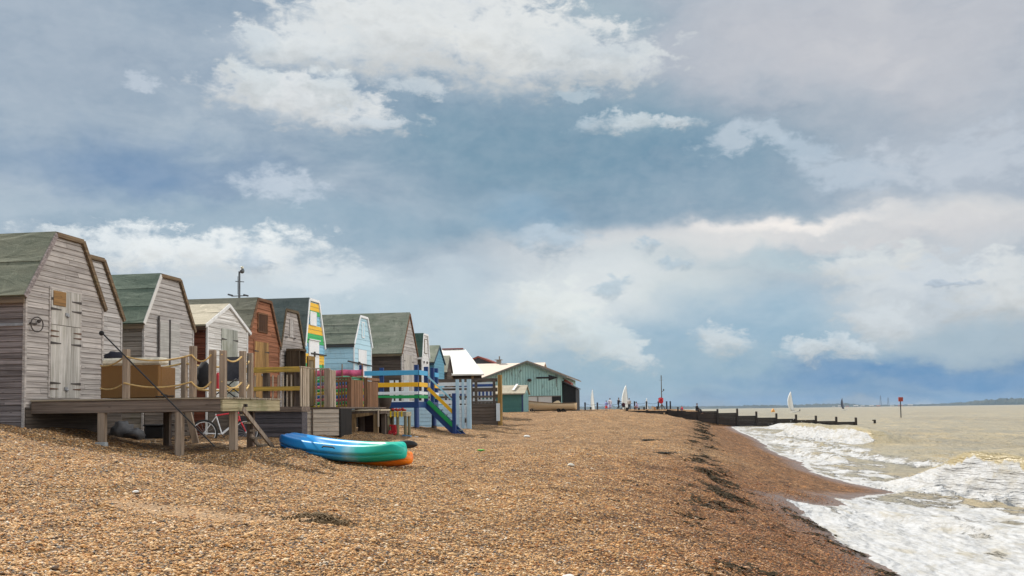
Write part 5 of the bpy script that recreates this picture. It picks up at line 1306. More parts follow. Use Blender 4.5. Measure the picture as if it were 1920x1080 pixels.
    b = MB(); b.tube([(-9.95, 34.4, 2.62), (-9.95, 34.4, 2.72), (-9.95, 34.4, 3.02)], [.1, .2, .27], 14); b.build('bowl', METAL, t)
    for a in (0, 2.1, 4.2): b = MB(); b.tube([(-9.95+.1*math.cos(a), 34.4+.1*math.sin(a), 2.65), (-9.95+.2*math.cos(a), 34.4+.2*math.sin(a), 1.75)], .02, 6); b.build('leg', METAL, t)

NAVY = paint('navy_paint', (.012, .045, .17), (.04, .05, .07), amt=.2, rough=.45)
SKYB = paint('sky_blue_paint', (.07, .36, .62), (.1, .2, .3), amt=.2); PALEB = paint('rail_pale', (.30, .60, .74), (.2, .3, .35), amt=.15)
YEL = paint('yellow_paint', (.78, .43, .012), (.3, .2, .05), amt=.15); GRN = paint('green_paint', (.012, .30, .085), (.03, .12, .05), amt=.15)
WPB = paint('white_blue_paint', (.68, .74, .78), (.4, .42, .42), amt=.3)

def blue_deck():
    t = thing('painted_deck', 'raised deck with navy posts and blue, yellow, white and green rails', 'deck', (-10.4, 38.5, 1.8))
    Y = 37.0; Xf = -9.37
    b = MB(); b.box((-10.75, Y, 2.67), (Xf, Y+.1, 2.9)); b.build('side_beam', NAVY, t, bevel=.006)
    b = MB(); b.box((Xf-.08, Y+.102, 2.67), (Xf, 40.3, 2.9)); b.build('front_beam', NAVY, t, bevel=.006)
    b = MB(); b.box((-12.3, Y+.1, 2.85), (Xf-.082, 40.3, 2.9)); b.build('floor', DECKW, t)
    rail_bits(t, [((-11.72, Y-.02, 2.9), (-11.58, Y+.08, 4.34)), ((-10.92, Y+.0, 2.9), (-10.76, Y+.1, 4.22)), ((Xf-.17, Y-.03, 2.9), (Xf-.02, Y+.12, 4.31)), ((Xf-.12, 38.3, 2.9), (Xf+.04, 38.45, 4.29)), ((Xf-.12, 39.4, 2.9), (Xf+.02, 39.55, 4.3)), ((Xf-.12, 40.1, 2.9), (Xf+.02, 40.25, 4.3))], NAVY, 'post')
    for x, y in ((Xf-.1, Y+.05), (Xf-.05, 39.7), (-10.7, Y+.05), (-11.5, 38.5)):
        b = MB(); z = gz(x, y); b.tube([(x, y, z-.2), (x, y, 2.67)], .10, 12); b.build('leg', NAVY, t)
        b = MB(); b.tube([(x, y, z-.2), (x, y, z+.1)], .112, 12); b.build('leg_collar', POSTD, t)
    for z0, z1, m, nx in ((3.92, 4.10, SKYB, -11.5), (3.47, 3.64, YEL, -12.2), (3.18, 3.29, WPB, -12.2), (3.03, 3.15, GRN, -12.2)):
        b = MB(); b.box((nx, Y-.065, z0), (Xf-.01, Y-.032, z1)); b.build('rail', m, t, bevel=.004)
        b = MB(); b.box((Xf+.022, Y-.06, z0), (Xf+.05, 38.3, z1)); b.build('rail', m, t, bevel=.004)
        b = MB(); b.box((Xf+.022, 39.5, z0), (Xf+.05, 40.2, z1)); b.build('rail', m, t, bevel=.004)
    # steps
    t = thing('painted_steps', 'steep navy steps with green, yellow and pale blue handrails', 'steps', (-8.6, 38.4, 1.5))
    z0 = 1.42
    for y in (38.25, 39.0):
        b = MB(); b.beam((-9.45, y, 2.86), (-7.95, y, z0), .06, .26); b.build('stringer', NAVY, t, bevel=.004)
    for k in range(7):
        f = (k+.6)/7; x = -9.35+1.45*f; z = 2.9-1.42*f; b = MB(); b.box((x-.1, 38.285, z-.02), (x+.14, 38.965, z+.02)); b.build('tread', wood('tread_blue', (.12, .2, .22), (.05, .06, .06), 'y'), t)
    for zz, m, h, x1 in ((.18, GRN, .15, -8.3), (.70, YEL, .13, -8.3), (1.16, PALEB, .06, -8.3)):
        b = MB(); b.beam((-9.30, 38.2, 2.86+zz-.12), (x1, 38.2, 2.86+zz-.12-(x1+9.30)*.97), .035, h); b.build('handrail', m, t)
    for y in (38.22,):
        b = MB(); b.box((-8.33, y-.06, gz(-8.3, y)-.2), (-8.19, y+.06, 3.22)); b.build('newel_post', NAVY, t, bevel=.006)

def far_fences():
    Y = 44.; t = thing('pale_fence', 'pale blue boarded fence with white rails behind the blue steps', 'fence', (-10.5, 44, 1.6))
    b = MB(); b.box((-12.3, Y+.02, 1.3), (-8.83, Y+.1, 2.74)); boards(b, [(-12.3, 1.4), (-9.42, 1.4), (-9.42, 2.78), (-12.3, 2.78)], 'y', Y+.018, -1, .17, t=.03, breaks=5); b.build('cladding', PALEB if False else paint('clad_blue', (.42, .60, .72), (.25, .32, .36), amt=.25), t)
    for z in (3.30, 3.66, 2.86):
        b = MB(); b.box((-12.3, Y-.02, z), (-8.8, Y+.015, z+.16)); b.build('rail', WPB, t)
    for x0, x1, m in ((-12.49, -12.31, 0), (-12.22, -12.07, 0), (-11.83, -11.6, 1), (-10.6, -10.5, 1)):
        b = MB(); b.box((x0, Y-.045, 2.78), (x1, Y-.022, 3.96)); b.build('picket', WPB, t)
    for x0, x1 in ((-9.42, -9.27), (-9.14, -9.03), (-8.91, -8.78)):
        b = MB(); b.box((x0, Y-.05, 1.4), (x1, Y-.022, 3.95)); b.build('picket', paint('clad_blue', (.42, .60, .72), (.25, .32, .36), amt=.25), t)
    b = MB(); b.box((-8.775, Y-.02, 1.4), (-8.74, Y+.12, 3.95)); b.build('end_board', paint('clad_blue', (.42, .60, .72), (.25, .32, .36), amt=.25), t)
    b = MB(); boards(b, [(-9.42, 1.4), (-8.8, 1.4), (-8.8, 2.78), (-9.42, 2.78)], 'y', Y+.015, -1, .17, t=.03); b.build('gate', WPB, t)
    b = MB(); b.box((-9.0, Y-.08, 2.0), (-8.95, Y-.05, 2.2)); b.build('latch', METAL, t)
    Y = 50.; t = thing('brown_fence', 'tall weathered brown fence with cut openings, its tall post at the end', 'fence', (-9.2, 50, 1.7))
    dk = wood('old_fence', (.15, .12, .10), (.07, .055, .045), 'x', var=.25)
    for z0, z1 in ((4.0, 4.18), (3.50, 3.70), (3.19, 3.30), (2.93, 3.02)):
        b = MB(); b.box((-12.2, Y, z0), (-8.55, Y+.05, z1)); b.build('rail', dk, t, bevel=.004)
    for x in (-9.97, -9.72, -8.78):
        b = MB(); b.box((x, Y-.04, 2.7), (x+.14, Y-.002, 4.16)); b.build('upright', dk, t)
    b = MB(); boards(b, [(-9.95, 1.4), (-8.5, 1.4), (-8.5, 2.9), (-9.95, 2.9)], 'y', Y, -1, .16, t=.03, breaks=1.5); b.box((-9.9, Y+.01, 1.4), (-8.5, Y+.05, 2.9)); b.build('boarding', wood('old_boards', (.19, .145, .115), (.1, .075, .06), 'x', var=.25), t)
    b = MB(); b.box((-9.97, Y-.05, 2.72), (-8.45, Y-.032, 2.92)); b.build('beam', dk, t)
    b = MB(); b.box((-8.52, Y-.06, 1.4), (-8.32, Y+.14, 4.34)); b.build('end_post', wood('tan_post', (.36, .22, .07), (.2, .12, .04), 'z'), t, bevel=.01)
    b = MB(); b.box((-8.60, Y-.12, 2.0), (-8.42, Y-.065, 2.9)); b.build('pale_board', WPB, t)
    b = MB()
    for i in range(2): b.box((-8.42, Y+.16+i*.2, 1.4), (-8.38, Y+.34+i*.2, 2.86))
    b.build('return_boarding', dk, t)
    # whitish fence seen through the openings
    t = thing('white_fence', 'white railing with dark gaps seen through the brown fence openings', 'fence', (-9.5, 51.5, 2))
    for z0, z1 in ((3.72, 3.79), (3.93, 4.02), (2.98, 3.12)):
        b = MB(); b.box((-11.8, 51.5, z0), (-8.9, 51.54, z1)); b.build('rail', WPB, t)
    for i in range(14):
        b = MB(); b.box((-11.7+i*.2, 51.46, 2.7), (-11.62+i*.2, 51.499, 3.55)); b.build('picket', WPB, t)
    b = MB(); b.box((-11.0, 51.9, 3.3), (-9.0, 51.95, 3.95)); top(b, 'blue_tarpaulin', plain('tarp_blue', (.02, .06, .22), .6), 'dark blue tarpaulin hung behind the white railing', 'tarpaulin')

def lamp_mast():
    t = thing('camera_mast', 'tall thin mast with lamps and a camera rising behind the huts', 'mast', (-25.6, 57, 2))
    gm = plain('mast_grey', (.10, .11, .12), .5, .3); z = 11.2
    b = MB(); b.tube([(-25.6, 57, 2), (-25.6, 57, z)], [.1, .06], 10); b.build('pole', gm, t)
    b = MB(); b.tube([(-25.6, 57, z-.1), (-25.45, 57, z+.15)], .03, 6); b.ball((-25.42, 57, z+.02), (.14, .14, .16), 10, 7); b.build('camera', gm, t)
    b = MB(); b.ball((-25.42, 57, z+.23), (.1, .1, .1), 8, 6); b.build('lamp', plain('glass_pale', (.6, .6, .5), .3), t)
    b = MB(); b.tube([(-26.1, 57, z-1.5), (-25.2, 57, z-1.5)], .03, 6); b.tube([(-25.85, 57, z-.6), (-25.3, 57, z-.65)], .025, 6); b.tube([(-25.7, 57, z-1.4), (-25.7, 57, z-.3)], .015, 5); b.build('bracket', gm, t)
    for x, dz in ((-26.15, .03), (-25.15, -.02)):
        b = MB(); b.beam((x-.17, 57, z-1.42+dz), (x+.12, 57, z-1.5+dz), .12, .1); b.build('floodlight', gm, t)

def boat():
    t = thing('rowing_boat', 'cream wooden boat on a low trailer in front of the teal shed', 'boat', (-11, 95, 2.4))
    h = MB(); boat_hull(h, 4.8, 1.7, .62, sheer=.56); xform(h, math.pi, (-8.62, 95.4, 2.52), R(2))
    h.build('hull', paint('cream_hull', (.60, .46, .29), (.3, .2, .1), amt=.3, rough=.4), t)
    h = MB(); boat_hull(h, 4.82, 1.76, .64, sheer=.57); 
    g = MB(); pts1 = []; pts2 = []
    for i in range(25):
        s = i/24; w = 1.7/2*(1-max(0, (s-.45)/.55)**2.4)*(.72+.28*min(1, s/.35)); zz = .62+.56*s*s+.056*(1-s)**2
        pts1.append((4.8*s+(4.8*.09*(s-.7)/.3 if s > .7 else 0), max(w, .01), zz)); pts2.append((4.8*s+(4.8*.09*(s-.7)/.3 if s > .7 else 0), -max(w, .01), zz))
    g.tube(pts1, .035, 6); g.tube(pts2, .035, 6); xform(g, math.pi, (-8.62, 95.4, 2.52), R(2)); g.build('gunwale', wood('gunwale', (.2, .13, .07), (.1, .06, .03), 'x'), t)
    g = MB()
    for x in (1., 2.3, 3.4): g.box((x, -.7, .5), (x+.25, .7, .54))
    xform(g, math.pi, (-8.62, 95.4, 2.52), R(2)); g.build('thwart', wood('thwart', (.5, .4, .25), (.3, .22, .12), 'y'), t)
    g = MB(); g.prism([(-10.95, 3.2), (-10.1, 3.14), (-10.35, 3.42), (-10.5, 3.44)], 'y', 95.2, 95.7); top(g, 'boat_cover', plain('beige_cloth', (.58, .50, .36), .9), 'folded beige cover heaped inside the cream boat', 'cover')
    t = thing('boat_trailer', 'low dark trailer under the cream boat', 'trailer', (-11, 95, 2.35))
    b = MB(); b.beam((-13, 95, 2.5), (-9.3, 95, 2.48), .08, .08); b.beam((-13, 95.8, 2.5), (-9.3, 95.8, 2.48), .08, .08); b.beam((-12.6, 94.7, 2.47), (-12.6, 96.1, 2.47), .1, .08); b.beam((-9.9, 94.7, 2.47), (-9.9, 96.1, 2.47), .1, .08); b.build('frame', METAL, t)
    for x in (-12.9, -9.85, -10.3):
        for y in (94.75, 96.05):
            b = MB(); b.ring((x, y, gz(x, y)+.16), (0, 1, 0), .12, .06, 16, 6); b.build('wheel', plain('tyre_rubber', (.012, .012, .012), .8), t)

# ------------------------------------------------------------------ people
SKIN = plain('skin', (.45, .26, .18), .6)
def person(label, loc, yaw, pose='stand', shirt=(.6, .6, .65), legs=(.05, .06, .1), hair=(.05, .03, .02), H=1.7, skirt=False):
    """one skinned figure; clothing and hair are its parts. faces +y before yaw"""
    k = H/1.7; J = {}
    if pose == 'stand':
        hip = .88; J.update(hl=(-.1,0,.86), kl=(-.11,.03,.46), al=(-.11,-.02,.08), tl=(-.12,.14,.03), hr=(.1,0,.86), kr=(.11,.05,.46), ar=(.11,0,.08), tr=(.12,.16,.03)); lean = 0
    elif pose == 'push':
        hip = .88; J.update(hl=(-.1,0,.86), kl=(-.11,.12,.46), al=(-.11,.1,.08), tl=(-.11,.26,.03), hr=(.1,0,.86), kr=(.11,.0,.46), ar=(.11,-.25,.1), tr=(.11,-.12,.03)); lean = .1
    elif pose == 'sit':
        hip = .14; J.update(hl=(-.1,.05,.14), kl=(-.13,.5,.2), al=(-.13,.62,-.2), tl=(-.13,.78,-.25), hr=(.1,.05,.14), kr=(.14,.5,.16), ar=(.14,.55,-.25), tr=(.14,.7,-.3)); lean = .06
    else:
        hip = .34; J.update(hl=(-.1,0,.34), kl=(-.15,.4,.46), al=(-.13,.2,.08), tl=(-.13,.36,.03), hr=(.1,0,.34), kr=(.15,.38,.42), ar=(.13,.12,.08), tr=(.13,.28,.03)); lean = .22
    P_ = lambda x, y, z: (x, y+lean*z, hip+z)
    sp, ch, nk, hd, ht = P_(0,0,.16), P_(0,.0,.40), P_(0,.01,.56), P_(0,.03,.66), P_(0,.03,.80)
    arms = {'stand': ((.05,.05,.28), (.06,.12,.02)), 'push': ((.05,.16,.26), (.02,.42,.24)), 'sit': ((.06,.1,.26), (-.02,.38,.08)), 'crouch': ((.05,.16,.25), (.0,.38,.1))}[pose]
    V = [P_(0,0,0), sp, ch, nk, hd, ht]; E_ = [(0,1), (1,2), (2,3), (3,4), (4,5)]; r = [.13, .12, .145, .055, .085, .075]
    cloth = {}
    for s, n in ((-1, 'l'), (1, 'r')):
        sh = P_(.19*s, 0, .46); el = P_(s*(.2+arms[0][0]), arms[0][1], arms[0][2]); wr = P_(s*(.2+arms[1][0]), arms[1][1], arms[1][2])
        fg = tuple(wr[i]+(wr[i]-el[i])*.3 for i in range(3)); th = (fg[0]-s*.035, fg[1]+.02, (fg[2]+wr[2])/2)
        b = len(V); V += [sh, el, wr, fg, th]; E_ += [(2, b), (b, b+1), (b+1, b+2), (b+2, b+3), (b+2, b+4)]; r += [.06, .042, .03, .022, .012]
        b = len(V); V += [J['h'+n], J['k'+n], J['a'+n], J['t'+n]]; E_ += [(0, b), (b, b+1), (b+1, b+2), (b+2, b+3)]; r += [.09, .06, .04, .035]
        cloth[n] = (sh, el, wr)
    M_ = Matrix.Translation(loc) @ Matrix.Rotation(yaw, 4, 'Z') @ Matrix.Scale(k, 4)
    W = lambda p: M_ @ Vector(p)
    o = thing('person', label, 'person', loc)
    me = bpy.data.meshes.new('body'); me.from_pydata([tuple(W(v)-Vector(loc)) for v in V], E_, []); me.materials.append(SKIN)
    bo = bpy.data.objects.new('body', me); col.objects.link(bo); bo.parent = o
    sk = bo.modifiers.new('skin', 'SKIN'); sk.use_smooth_shade = True
    for i, d in enumerate(me.skin_vertices[0].data): d.radius = (r[i]*k*.92, r[i]*k*.92); d.use_root = (i == 0)
    ss = bo.modifiers.new('sub', 'SUBSURF'); ss.levels = 1; ss.render_levels = 1
    tag_ = '%d_%d_%d' % tuple(int(c*99) for c in shirt)
    b = MB(); b.tube([W(P_(0,0,-.06)), W(sp), W(ch), W(P_(0,.01,.5)), W(nk)], [.165*k, .16*k, .19*k, .15*k, .07*k], 12)
    for n in 'lr':
        sh, el, wr = cloth[n]; b.tube([W(sh), W(el), W(tuple(el[i]*.3+wr[i]*.7 for i in range(3)))], [.085*k, .062*k, .052*k], 8)
    b.build('shirt', plain('cloth_'+tag_, shirt, .9), o)
    b = MB()
    if skirt: b.tube([W(P_(0,0,.05)), W(P_(0,0,-.1)), W(P_(0,0,-.5))], [.15*k, .17*k, .26*k], 12)
    else:
        for n in 'lr': b.tube([W(P_(0,0,.0)), W(J['h'+n]), W(J['k'+n]), W(J['a'+n])], [.13*k, .115*k, .085*k, .065*k], 8)
    b.build('skirt' if skirt else 'trousers', plain('legs_%d' % int(legs[2]*999), legs, .9), o)
    b = MB(); c = W((hd[0], hd[1]-.02, hd[2]+.1)); b.ball(c, (.095*k, .1*k, .10*k), 10, 8, .15, 2); b.build('hair', plain('hair_%d' % int(hair[0]*999), hair, .8), o)
    return o

def far_beach():
    # posts with a slack chain
    xs = [-12.28, -10.43, -8.6, -6.7, -4.88, -3.12, -1.36, -.14, .39]
    proto = None
    for i, x in enumerate(xs):
        if i in (2, 3): continue
        y = 150; z = gz(x, y)
        if proto is None:
            b = MB(); b.box((-.11, -.11, -.3), (.11, .11, 1.12)); b.prism([(-.12, -.12), (.12, -.12), (.12, .12), (-.12, .12)], 'z', 1.12, 1.17)
            proto = b.build('chain_post', plain('dark_post', (.035, .04, .055), .7), None); o = proto
        else: o = proto.copy(); col.objects.link(o)
        o.location = (x, y, z)
        lab = ['chain post nearest the black lean-to', 'chain post between the first sail and the two people', '', '', 'chain post right of the tall beached sail', 'chain post beside the thin distant white sail',
               'chain post just left of the red lifebuoy board', 'left post of the close pair right of the mast', 'right post of the close pair right of the mast'][i]
        tag(o, 'dark '+lab, 'post', 'dark posts linked by a slack chain')
    b = MB(); pts = [(x, 150, gz(x, 150)+1.0) for x in xs if x < -.5]
    for p, q in zip(pts, pts[1:]): b.tube(sag(p, q, .22, 8), .022, 5)
    top(b, 'post_chain', METAL, 'slack chain hanging between the dark beach posts', 'chain')
    def P(x, y): return (x, y, gz(x, y))
    person('person in a white top and pale lilac skirt standing by the chain', P(-8.42, 148), .3, 'stand', (.72, .68, .74), (.45, .4, .6), skirt=True)
    person('person in a red skirt and blue top left of the one in white', P(-8.95, 147.5), -.5, 'stand', (.25, .28, .6), (.55, .06, .05), H=1.45, skirt=True)
    person('person in black pushing a dark pushchair', P(-7.15, 147), -1.2, 'push', (.02, .02, .03), (.02, .02, .03))
    t = thing('pushchair', 'dark red and black pushchair on the shingle crest', 'pushchair', P(-6.6, 147))
    z = gz(-6.5, 147); bk = plain('black_cloth', (.014, .014, .016), .9)
    b = MB(); b.ball((-6.42, 147, z+.72), (.28, .25, .3), 12, 8); b.build('hood', plain('maroon_cloth', (.06, .012, .02), .9), t)
    b = MB(); b.box((-6.6, 146.8, z+.35), (-6.15, 147.2, z+.55)); b.build('seat', bk, t, bevel=.03)
    b = MB(); b.tube([(-6.15, 147, z+.15), (-6.9, 147, z+1.05), (-7.0, 147, z+1.05)], .025, 6); b.tube([(-6.7, 147, z+.15), (-6.25, 147, z+.6)], .025, 6); b.build('frame', METAL, t)
    for x in (-6.7, -6.15):
        b = MB(); b.ring((x, 146.8, z+.14), (0, 1, 0), .11, .035, 14, 6); b.ring((x, 147.2, z+.14), (0, 1, 0), .11, .035, 14, 6); b.build('wheel', plain('tyre_rubber', (.012, .012, .012), .8), t)
    person('person with brown hair and pale top standing before the tall beached sail', P(-5.55, 147), 2.8, 'stand', (.55, .5, .45), (.03, .03, .04), (.09, .045, .025))
    person('person in lilac crouching by the chain, right of the tall sail', P(-4.4, 148), 1.6, 'crouch', (.42, .38, .55), (.3, .14, .12))
    person('child in a red top crouching near the groyne', P(2.1, 146), 1.0, 'crouch', (.6, .03, .05), (.1, .1, .2), H=1.15)
    person('person in black sitting on top of the groyne', (3.95, 140.02, 2.12+.0), -1.9, 'sit', (.012, .012, .015), (.02, .02, .025), H=1.9)
    t = thing('cool_box', 'small cream and orange box on the far shingle', 'box', P(-2.1, 147)); z = gz(-2.1, 147)
    b = MB(); b.box((-2.35, 146.8, z), (-1.95, 147.2, z+.55)); b.build('body', plain('cream_plastic', (.66, .52, .36), .6), t)
    b = MB(); b.box((-1.94, 146.8, z), (-1.74, 147.2, z+.5)); b.build('bag', plain('orange_cloth', (.55, .2, .03), .8), t)
    # mast and lifebuoy board
    t = thing('signal_mast', 'tall slim mast with a small lamp arm behind the red board', 'mast', P(-.85, 148)); z = gz(-.85, 148); gm = plain('mast_brown', (.10, .085, .06), .6)
    b = MB(); b.tube([(-.85, 148, z-.2), (-.85, 148, 7.3)], [.09, .05], 8); b.build('pole', gm, t)
    b = MB(); b.tube([(-.85, 148, 5.0), (-.55, 148, 5.2), (-.55, 148, 5.45)], .04, 6); b.ball((-.53, 148, 5.3), (.1, .1, .16), 8, 6); b.build('lamp_arm', gm, t)
    b = MB(); b.tube([(-1.15, 148, 6.75), (-.55, 148, 6.75)], .02, 5); b.tube([(-1.05, 148, 7.05), (-.65, 148, 7.05)], .02, 5); b.ball((-.85, 148, 7.35), .09, 8, 6); b.build('crosstree', gm, t)
    b = MB()
    for s in (-1, 1): b.tube([(-.85+.5*s, 147.9, z), (-.85, 148, z+.8)], .06, 6)
    b.build('brace', gm, t)
    t = thing('lifebuoy_board', 'red board with a lifebuoy hung on the tall slim mast', 'lifebuoy', (-.97, 147.7, 3.3))
    b = MB(); b.prism([(-1.3, 3.5), (-1.1, 3.3), (-.8, 3.3), (-.62, 3.5), (-.6, 4.05), (-.8, 4.18), (-1.15, 4.18), (-1.34, 4.05)], 'y', 147.75, 147.82); b.build('board', plain('board_red', (.62, .015, .04), .5), t)
    b = MB(); b.ring((-.97, 147.7, 3.75), (0, 1, 0), .25, .06, 20, 6); b.build('lifebuoy', plain('buoy_red', (.72, .05, .06), .5), t)
    # dark stubs
    for x, y, h, w, lab in ((1.45, 146, .5, .22, 'short dark timber stub left of the crouching child'), (-3.41, 147, .4, .25, 'low dark stub below the thin distant sail'), (-4.15, 146.5, .35, .25, 'low dark stub beside the person in lilac'), (-11.2, 147, .35, .25, 'low dark stub at the foot of the left sail'), (-1.5, 147.5, .4, .3, 'dark stub at the left foot of the signal mast')):
        b = MB(); z = gz(x, y); b.box((x-w/2, y-.1, z-.2), (x+w/2, y+.12, z+h)); b.box((x-w/2-.02, y-.12, z+h), (x+w/2+.02, y+.14, z+h+.05)); top(b, 'timber_stub', plain('wet_timber', (.022, .018, .016), .6), lab, 'post', 'short timber stubs on the far shingle')

WET = wood('wet_groyne', (.050, .040, .034), (.022, .018, .015), 'x', var=.25, rough=.5)
def groynes():
    t = thing('groyne', 'dark timber groyne running out into the sea in falling steps', 'groyne', (9, 140, 0))
    tops = [(-5.9, 2.2), (-3.2, 2.2), (-.5, 2.12), (1.6, 2.1), (4.2, 2.12), (6.75, 2.1), (9.4, 1.84), (11.95, 1.42), (14.6, 1.14), (17.2, .95), (19.8, .76), (22.45, .58), (25.0, .45)]
    for i in range(len(tops)-1):
        x0 = tops[i][0]; x1 = tops[i+1][0]; zt = tops[i+1][1] if i >= 5 else tops[i][1]
        b = MB(); z = zt
        while z > -1.2: b.box((x0+.1, 139.94, z-.215), (x1-.1, 140.02+random.uniform(0, .012), z)); z -= .22
        b.build('planks', WET, t)
    for i, (x, z) in enumerate(tops):
        if i == 0: continue
        zp = z if i < 6 else tops[i][1]+.28
        if i < 4: continue
        b = MB(); b.box((x-.13, 139.72, -1.6), (x+.13, 139.92, max(zp, tops[i][1])+.28)); b.box((x-.13, 140.03, -1.6), (x+.13, 140.2, max(zp, tops[i][1])+.3)); b.build('pile', WET, t, bevel=.02)
    t = thing('groyne', 'low dark plank groyne half buried in the shingle crest', 'groyne', (-2, 131, 1.8))
    b = MB()
    for i in range(10): x = -5.2+i*.75; z = 2.34-.012*i; b.beam((x, 131, z-.12), (x+.76, 131, z-.13), .08, .24)
    b.beam((-.2, 131.05, 2.0), (3.2, 131.05, 1.2), .1, .9); b.build('planks', WET, t)
    for x, z in ((-5.25, 2.75), (-5.5, 2.35), (-2.65, 2.4), (.2, 2.35), (1.5, 1.9)):
        b = MB(); b.box((x-.16, 130.7, 1.), (x+.16, 130.95, z)); b.build('pile', WET, t)
    b = MB(); b.box((29.5, 151.2, -1), (29.8, 151.5, .55)); b.box((29.3, 151.2, .4), (29.55, 151.45, .52)); top(b, 'broken_pile', WET, 'broken dark pile just clear of the water beyond the groyne end', 'post')

def leaf(s): return float(np.interp(s, [0, .1, .35, .6, .8, .93, 1], [.62, .82, 1, .86, .56, .26, .05]))
def sailboat(label, loc, yaw, Hs, chord, name='catamaran', col_=(.86, .86, .84), lean=0., dark=False, rake=6):
    t = thing(name, label, 'sailing boat', loc)
    sm = paint('sail_%d' % int(col_[0]*100), col_, hx(col_, .75), amt=.25, streak=False)
    M_ = Matrix.Translation(loc) @ Matrix.Rotation(yaw, 4, 'Z') @ Matrix.Rotation(lean, 4, 'X') @ Matrix.Rotation(R(rake), 4, 'Y')
    W = lambda p: M_ @ Vector(p)
    n = 18; V = []; K = 8; z0 = .9
    for i in range(n+1):
        s = i/n; z = z0+(Hs-z0)*s; c = chord*leaf(s)
        for j in range(K+1):
            f = j/K; V.append(W((c*f, .12*chord*math.sin(math.pi*f)*(1-.4*s), z+.25*f*(1-s))))
    F = [(i*(K+1)+j, i*(K+1)+j+1, (i+1)*(K+1)+j+1, (i+1)*(K+1)+j) for i in range(n) for j in range(K)]
    b = MB(); b.add(V, F, True); o = b.build('sail', sm, t); m = o.modifiers.new('solid', 'SOLIDIFY'); m.thickness = .012
    b = MB(); b.tube([W((0, 0, .3)), W((0, 0, Hs+.15))], [.06, .04], 8); b.build('mast', plain('spar_grey', (.3, .3, .3), .4), t)
    b = MB(); b.tube([W((0, 0, z0)), W((chord*.6, 0, z0+.2))], .04, 6); b.build('boom', plain('spar_grey', (.3, .3, .3), .4), t)
    for i in range(1, 6):
        s = i/6; z = z0+(Hs-z0)*s; c = chord*leaf(s)*.98
        b = MB(); b.tube([W((c*f, .12*chord*math.sin(math.pi*f)*(1-.4*s)-.015, z+.25*f*(1-s))) for f in (0, .25, .5, .75, 1)], .018, 4); b.build('batten', plain('batten', (.5, .5, .47) if not dark else (.1, .1, .12), .5), t)
    L = Hs*.6
    for s in (-1, 1):
        b = MB(); b.tube([W((-L*.45, s*1.1, .35)), W((-L*.4, s*1.1, .22)), W((0, s*1.1, .15)), W((L*.5, s*1.1, .2)), W((L*.55, s*1.1, .25))], [.02, .16, .24, .2, .12], 10); b.build('hull', plain('hull_pale', (.6, .6, .58) if not dark else (.04, .04, .05), .4), t)
    b = MB(); b.add([W(p) for p in ((-L*.2, -1.05, .38), (L*.35, -1.05, .38), (L*.35, 1.05, .38), (-L*.2, 1.05, .38), (-L*.2, -1.05, .34), (L*.35, -1.05, .34), (L*.35, 1.05, .34), (-L*.2, 1.05, .34))], [(0,1,2,3), (4,7,6,5), (0,4,5,1), (1,5,6,2), (2,6,7,3), (3,7,4,0)]); b.build('trampoline', plain('black_cloth', (.014, .014, .016), .9), t)
    return t

def far_sea():
    def at(px_ratio, Y): return px_ratio*Y
    sailboat('white sailed catamaran out at sea above the groyne posts', (.1203*505, 500, 0), R(170), 10.2, 2.5, rake=8)
    person('dark clad sailor leaning out beside the offshore catamaran', (.1203*505+2.6, 499, .5), 1.2, 'crouch', (.02, .02, .03), (.02, .02, .03))
    sailboat('dark sailed boat heeling on the far water right of the white catamaran', (.166*700, 690, 0), R(195), 8.3, 1.9, 'sailing_boat', (.05, .06, .09), .12, dark=True)
    Y = 230; sailboat('tall white sail standing just behind the shingle crest', (-.0370*Y, Y, 0), R(172), 8.1, 1.55)
    sailboat('narrow white sail left of the two people behind the crest', (-.0728*Y, Y+6, 0), R(200), 7.3, .95)
    sailboat('small thin white sail far off between two chain posts', (-.0187*600, 600, 0), R(188), 9.2, 1.5)
    t = thing('channel_marker', 'thin black pole in the sea with a square red topmark', 'beacon', (49.2, 223.5, 0))
    b = MB(); b.tube([(49.2, 223.5, -1), (49.2, 223.5, 4.3)], .11, 8); b.build('pole', plain('marker_black', (.02, .018, .018), .6), t)
    b = MB(); b.box((48.75, 223.1, 3.45), (49.65, 223.4, 4.35))
    for i in range(4): b.box((48.72, 223.05, 3.5+i*.22), (49.68, 223.098, 3.6+i*.22))
    b.build('topmark', plain('marker_red', (.42, .06, .035), .6), t)
    b = MB(); b.tube([(58.3, 575, -.3), (58.3, 575, .6), (58.3, 575, 1.1), (58.3, 575, 1.9), (58.3, 575, 2.0)], [1., 1.1, .8, .3, .1], 12); top(b, 'buoy', plain('buoy_orange', (.62, .28, .04), .5), 'small orange buoy floating left of the offshore catamaran', 'buoy')

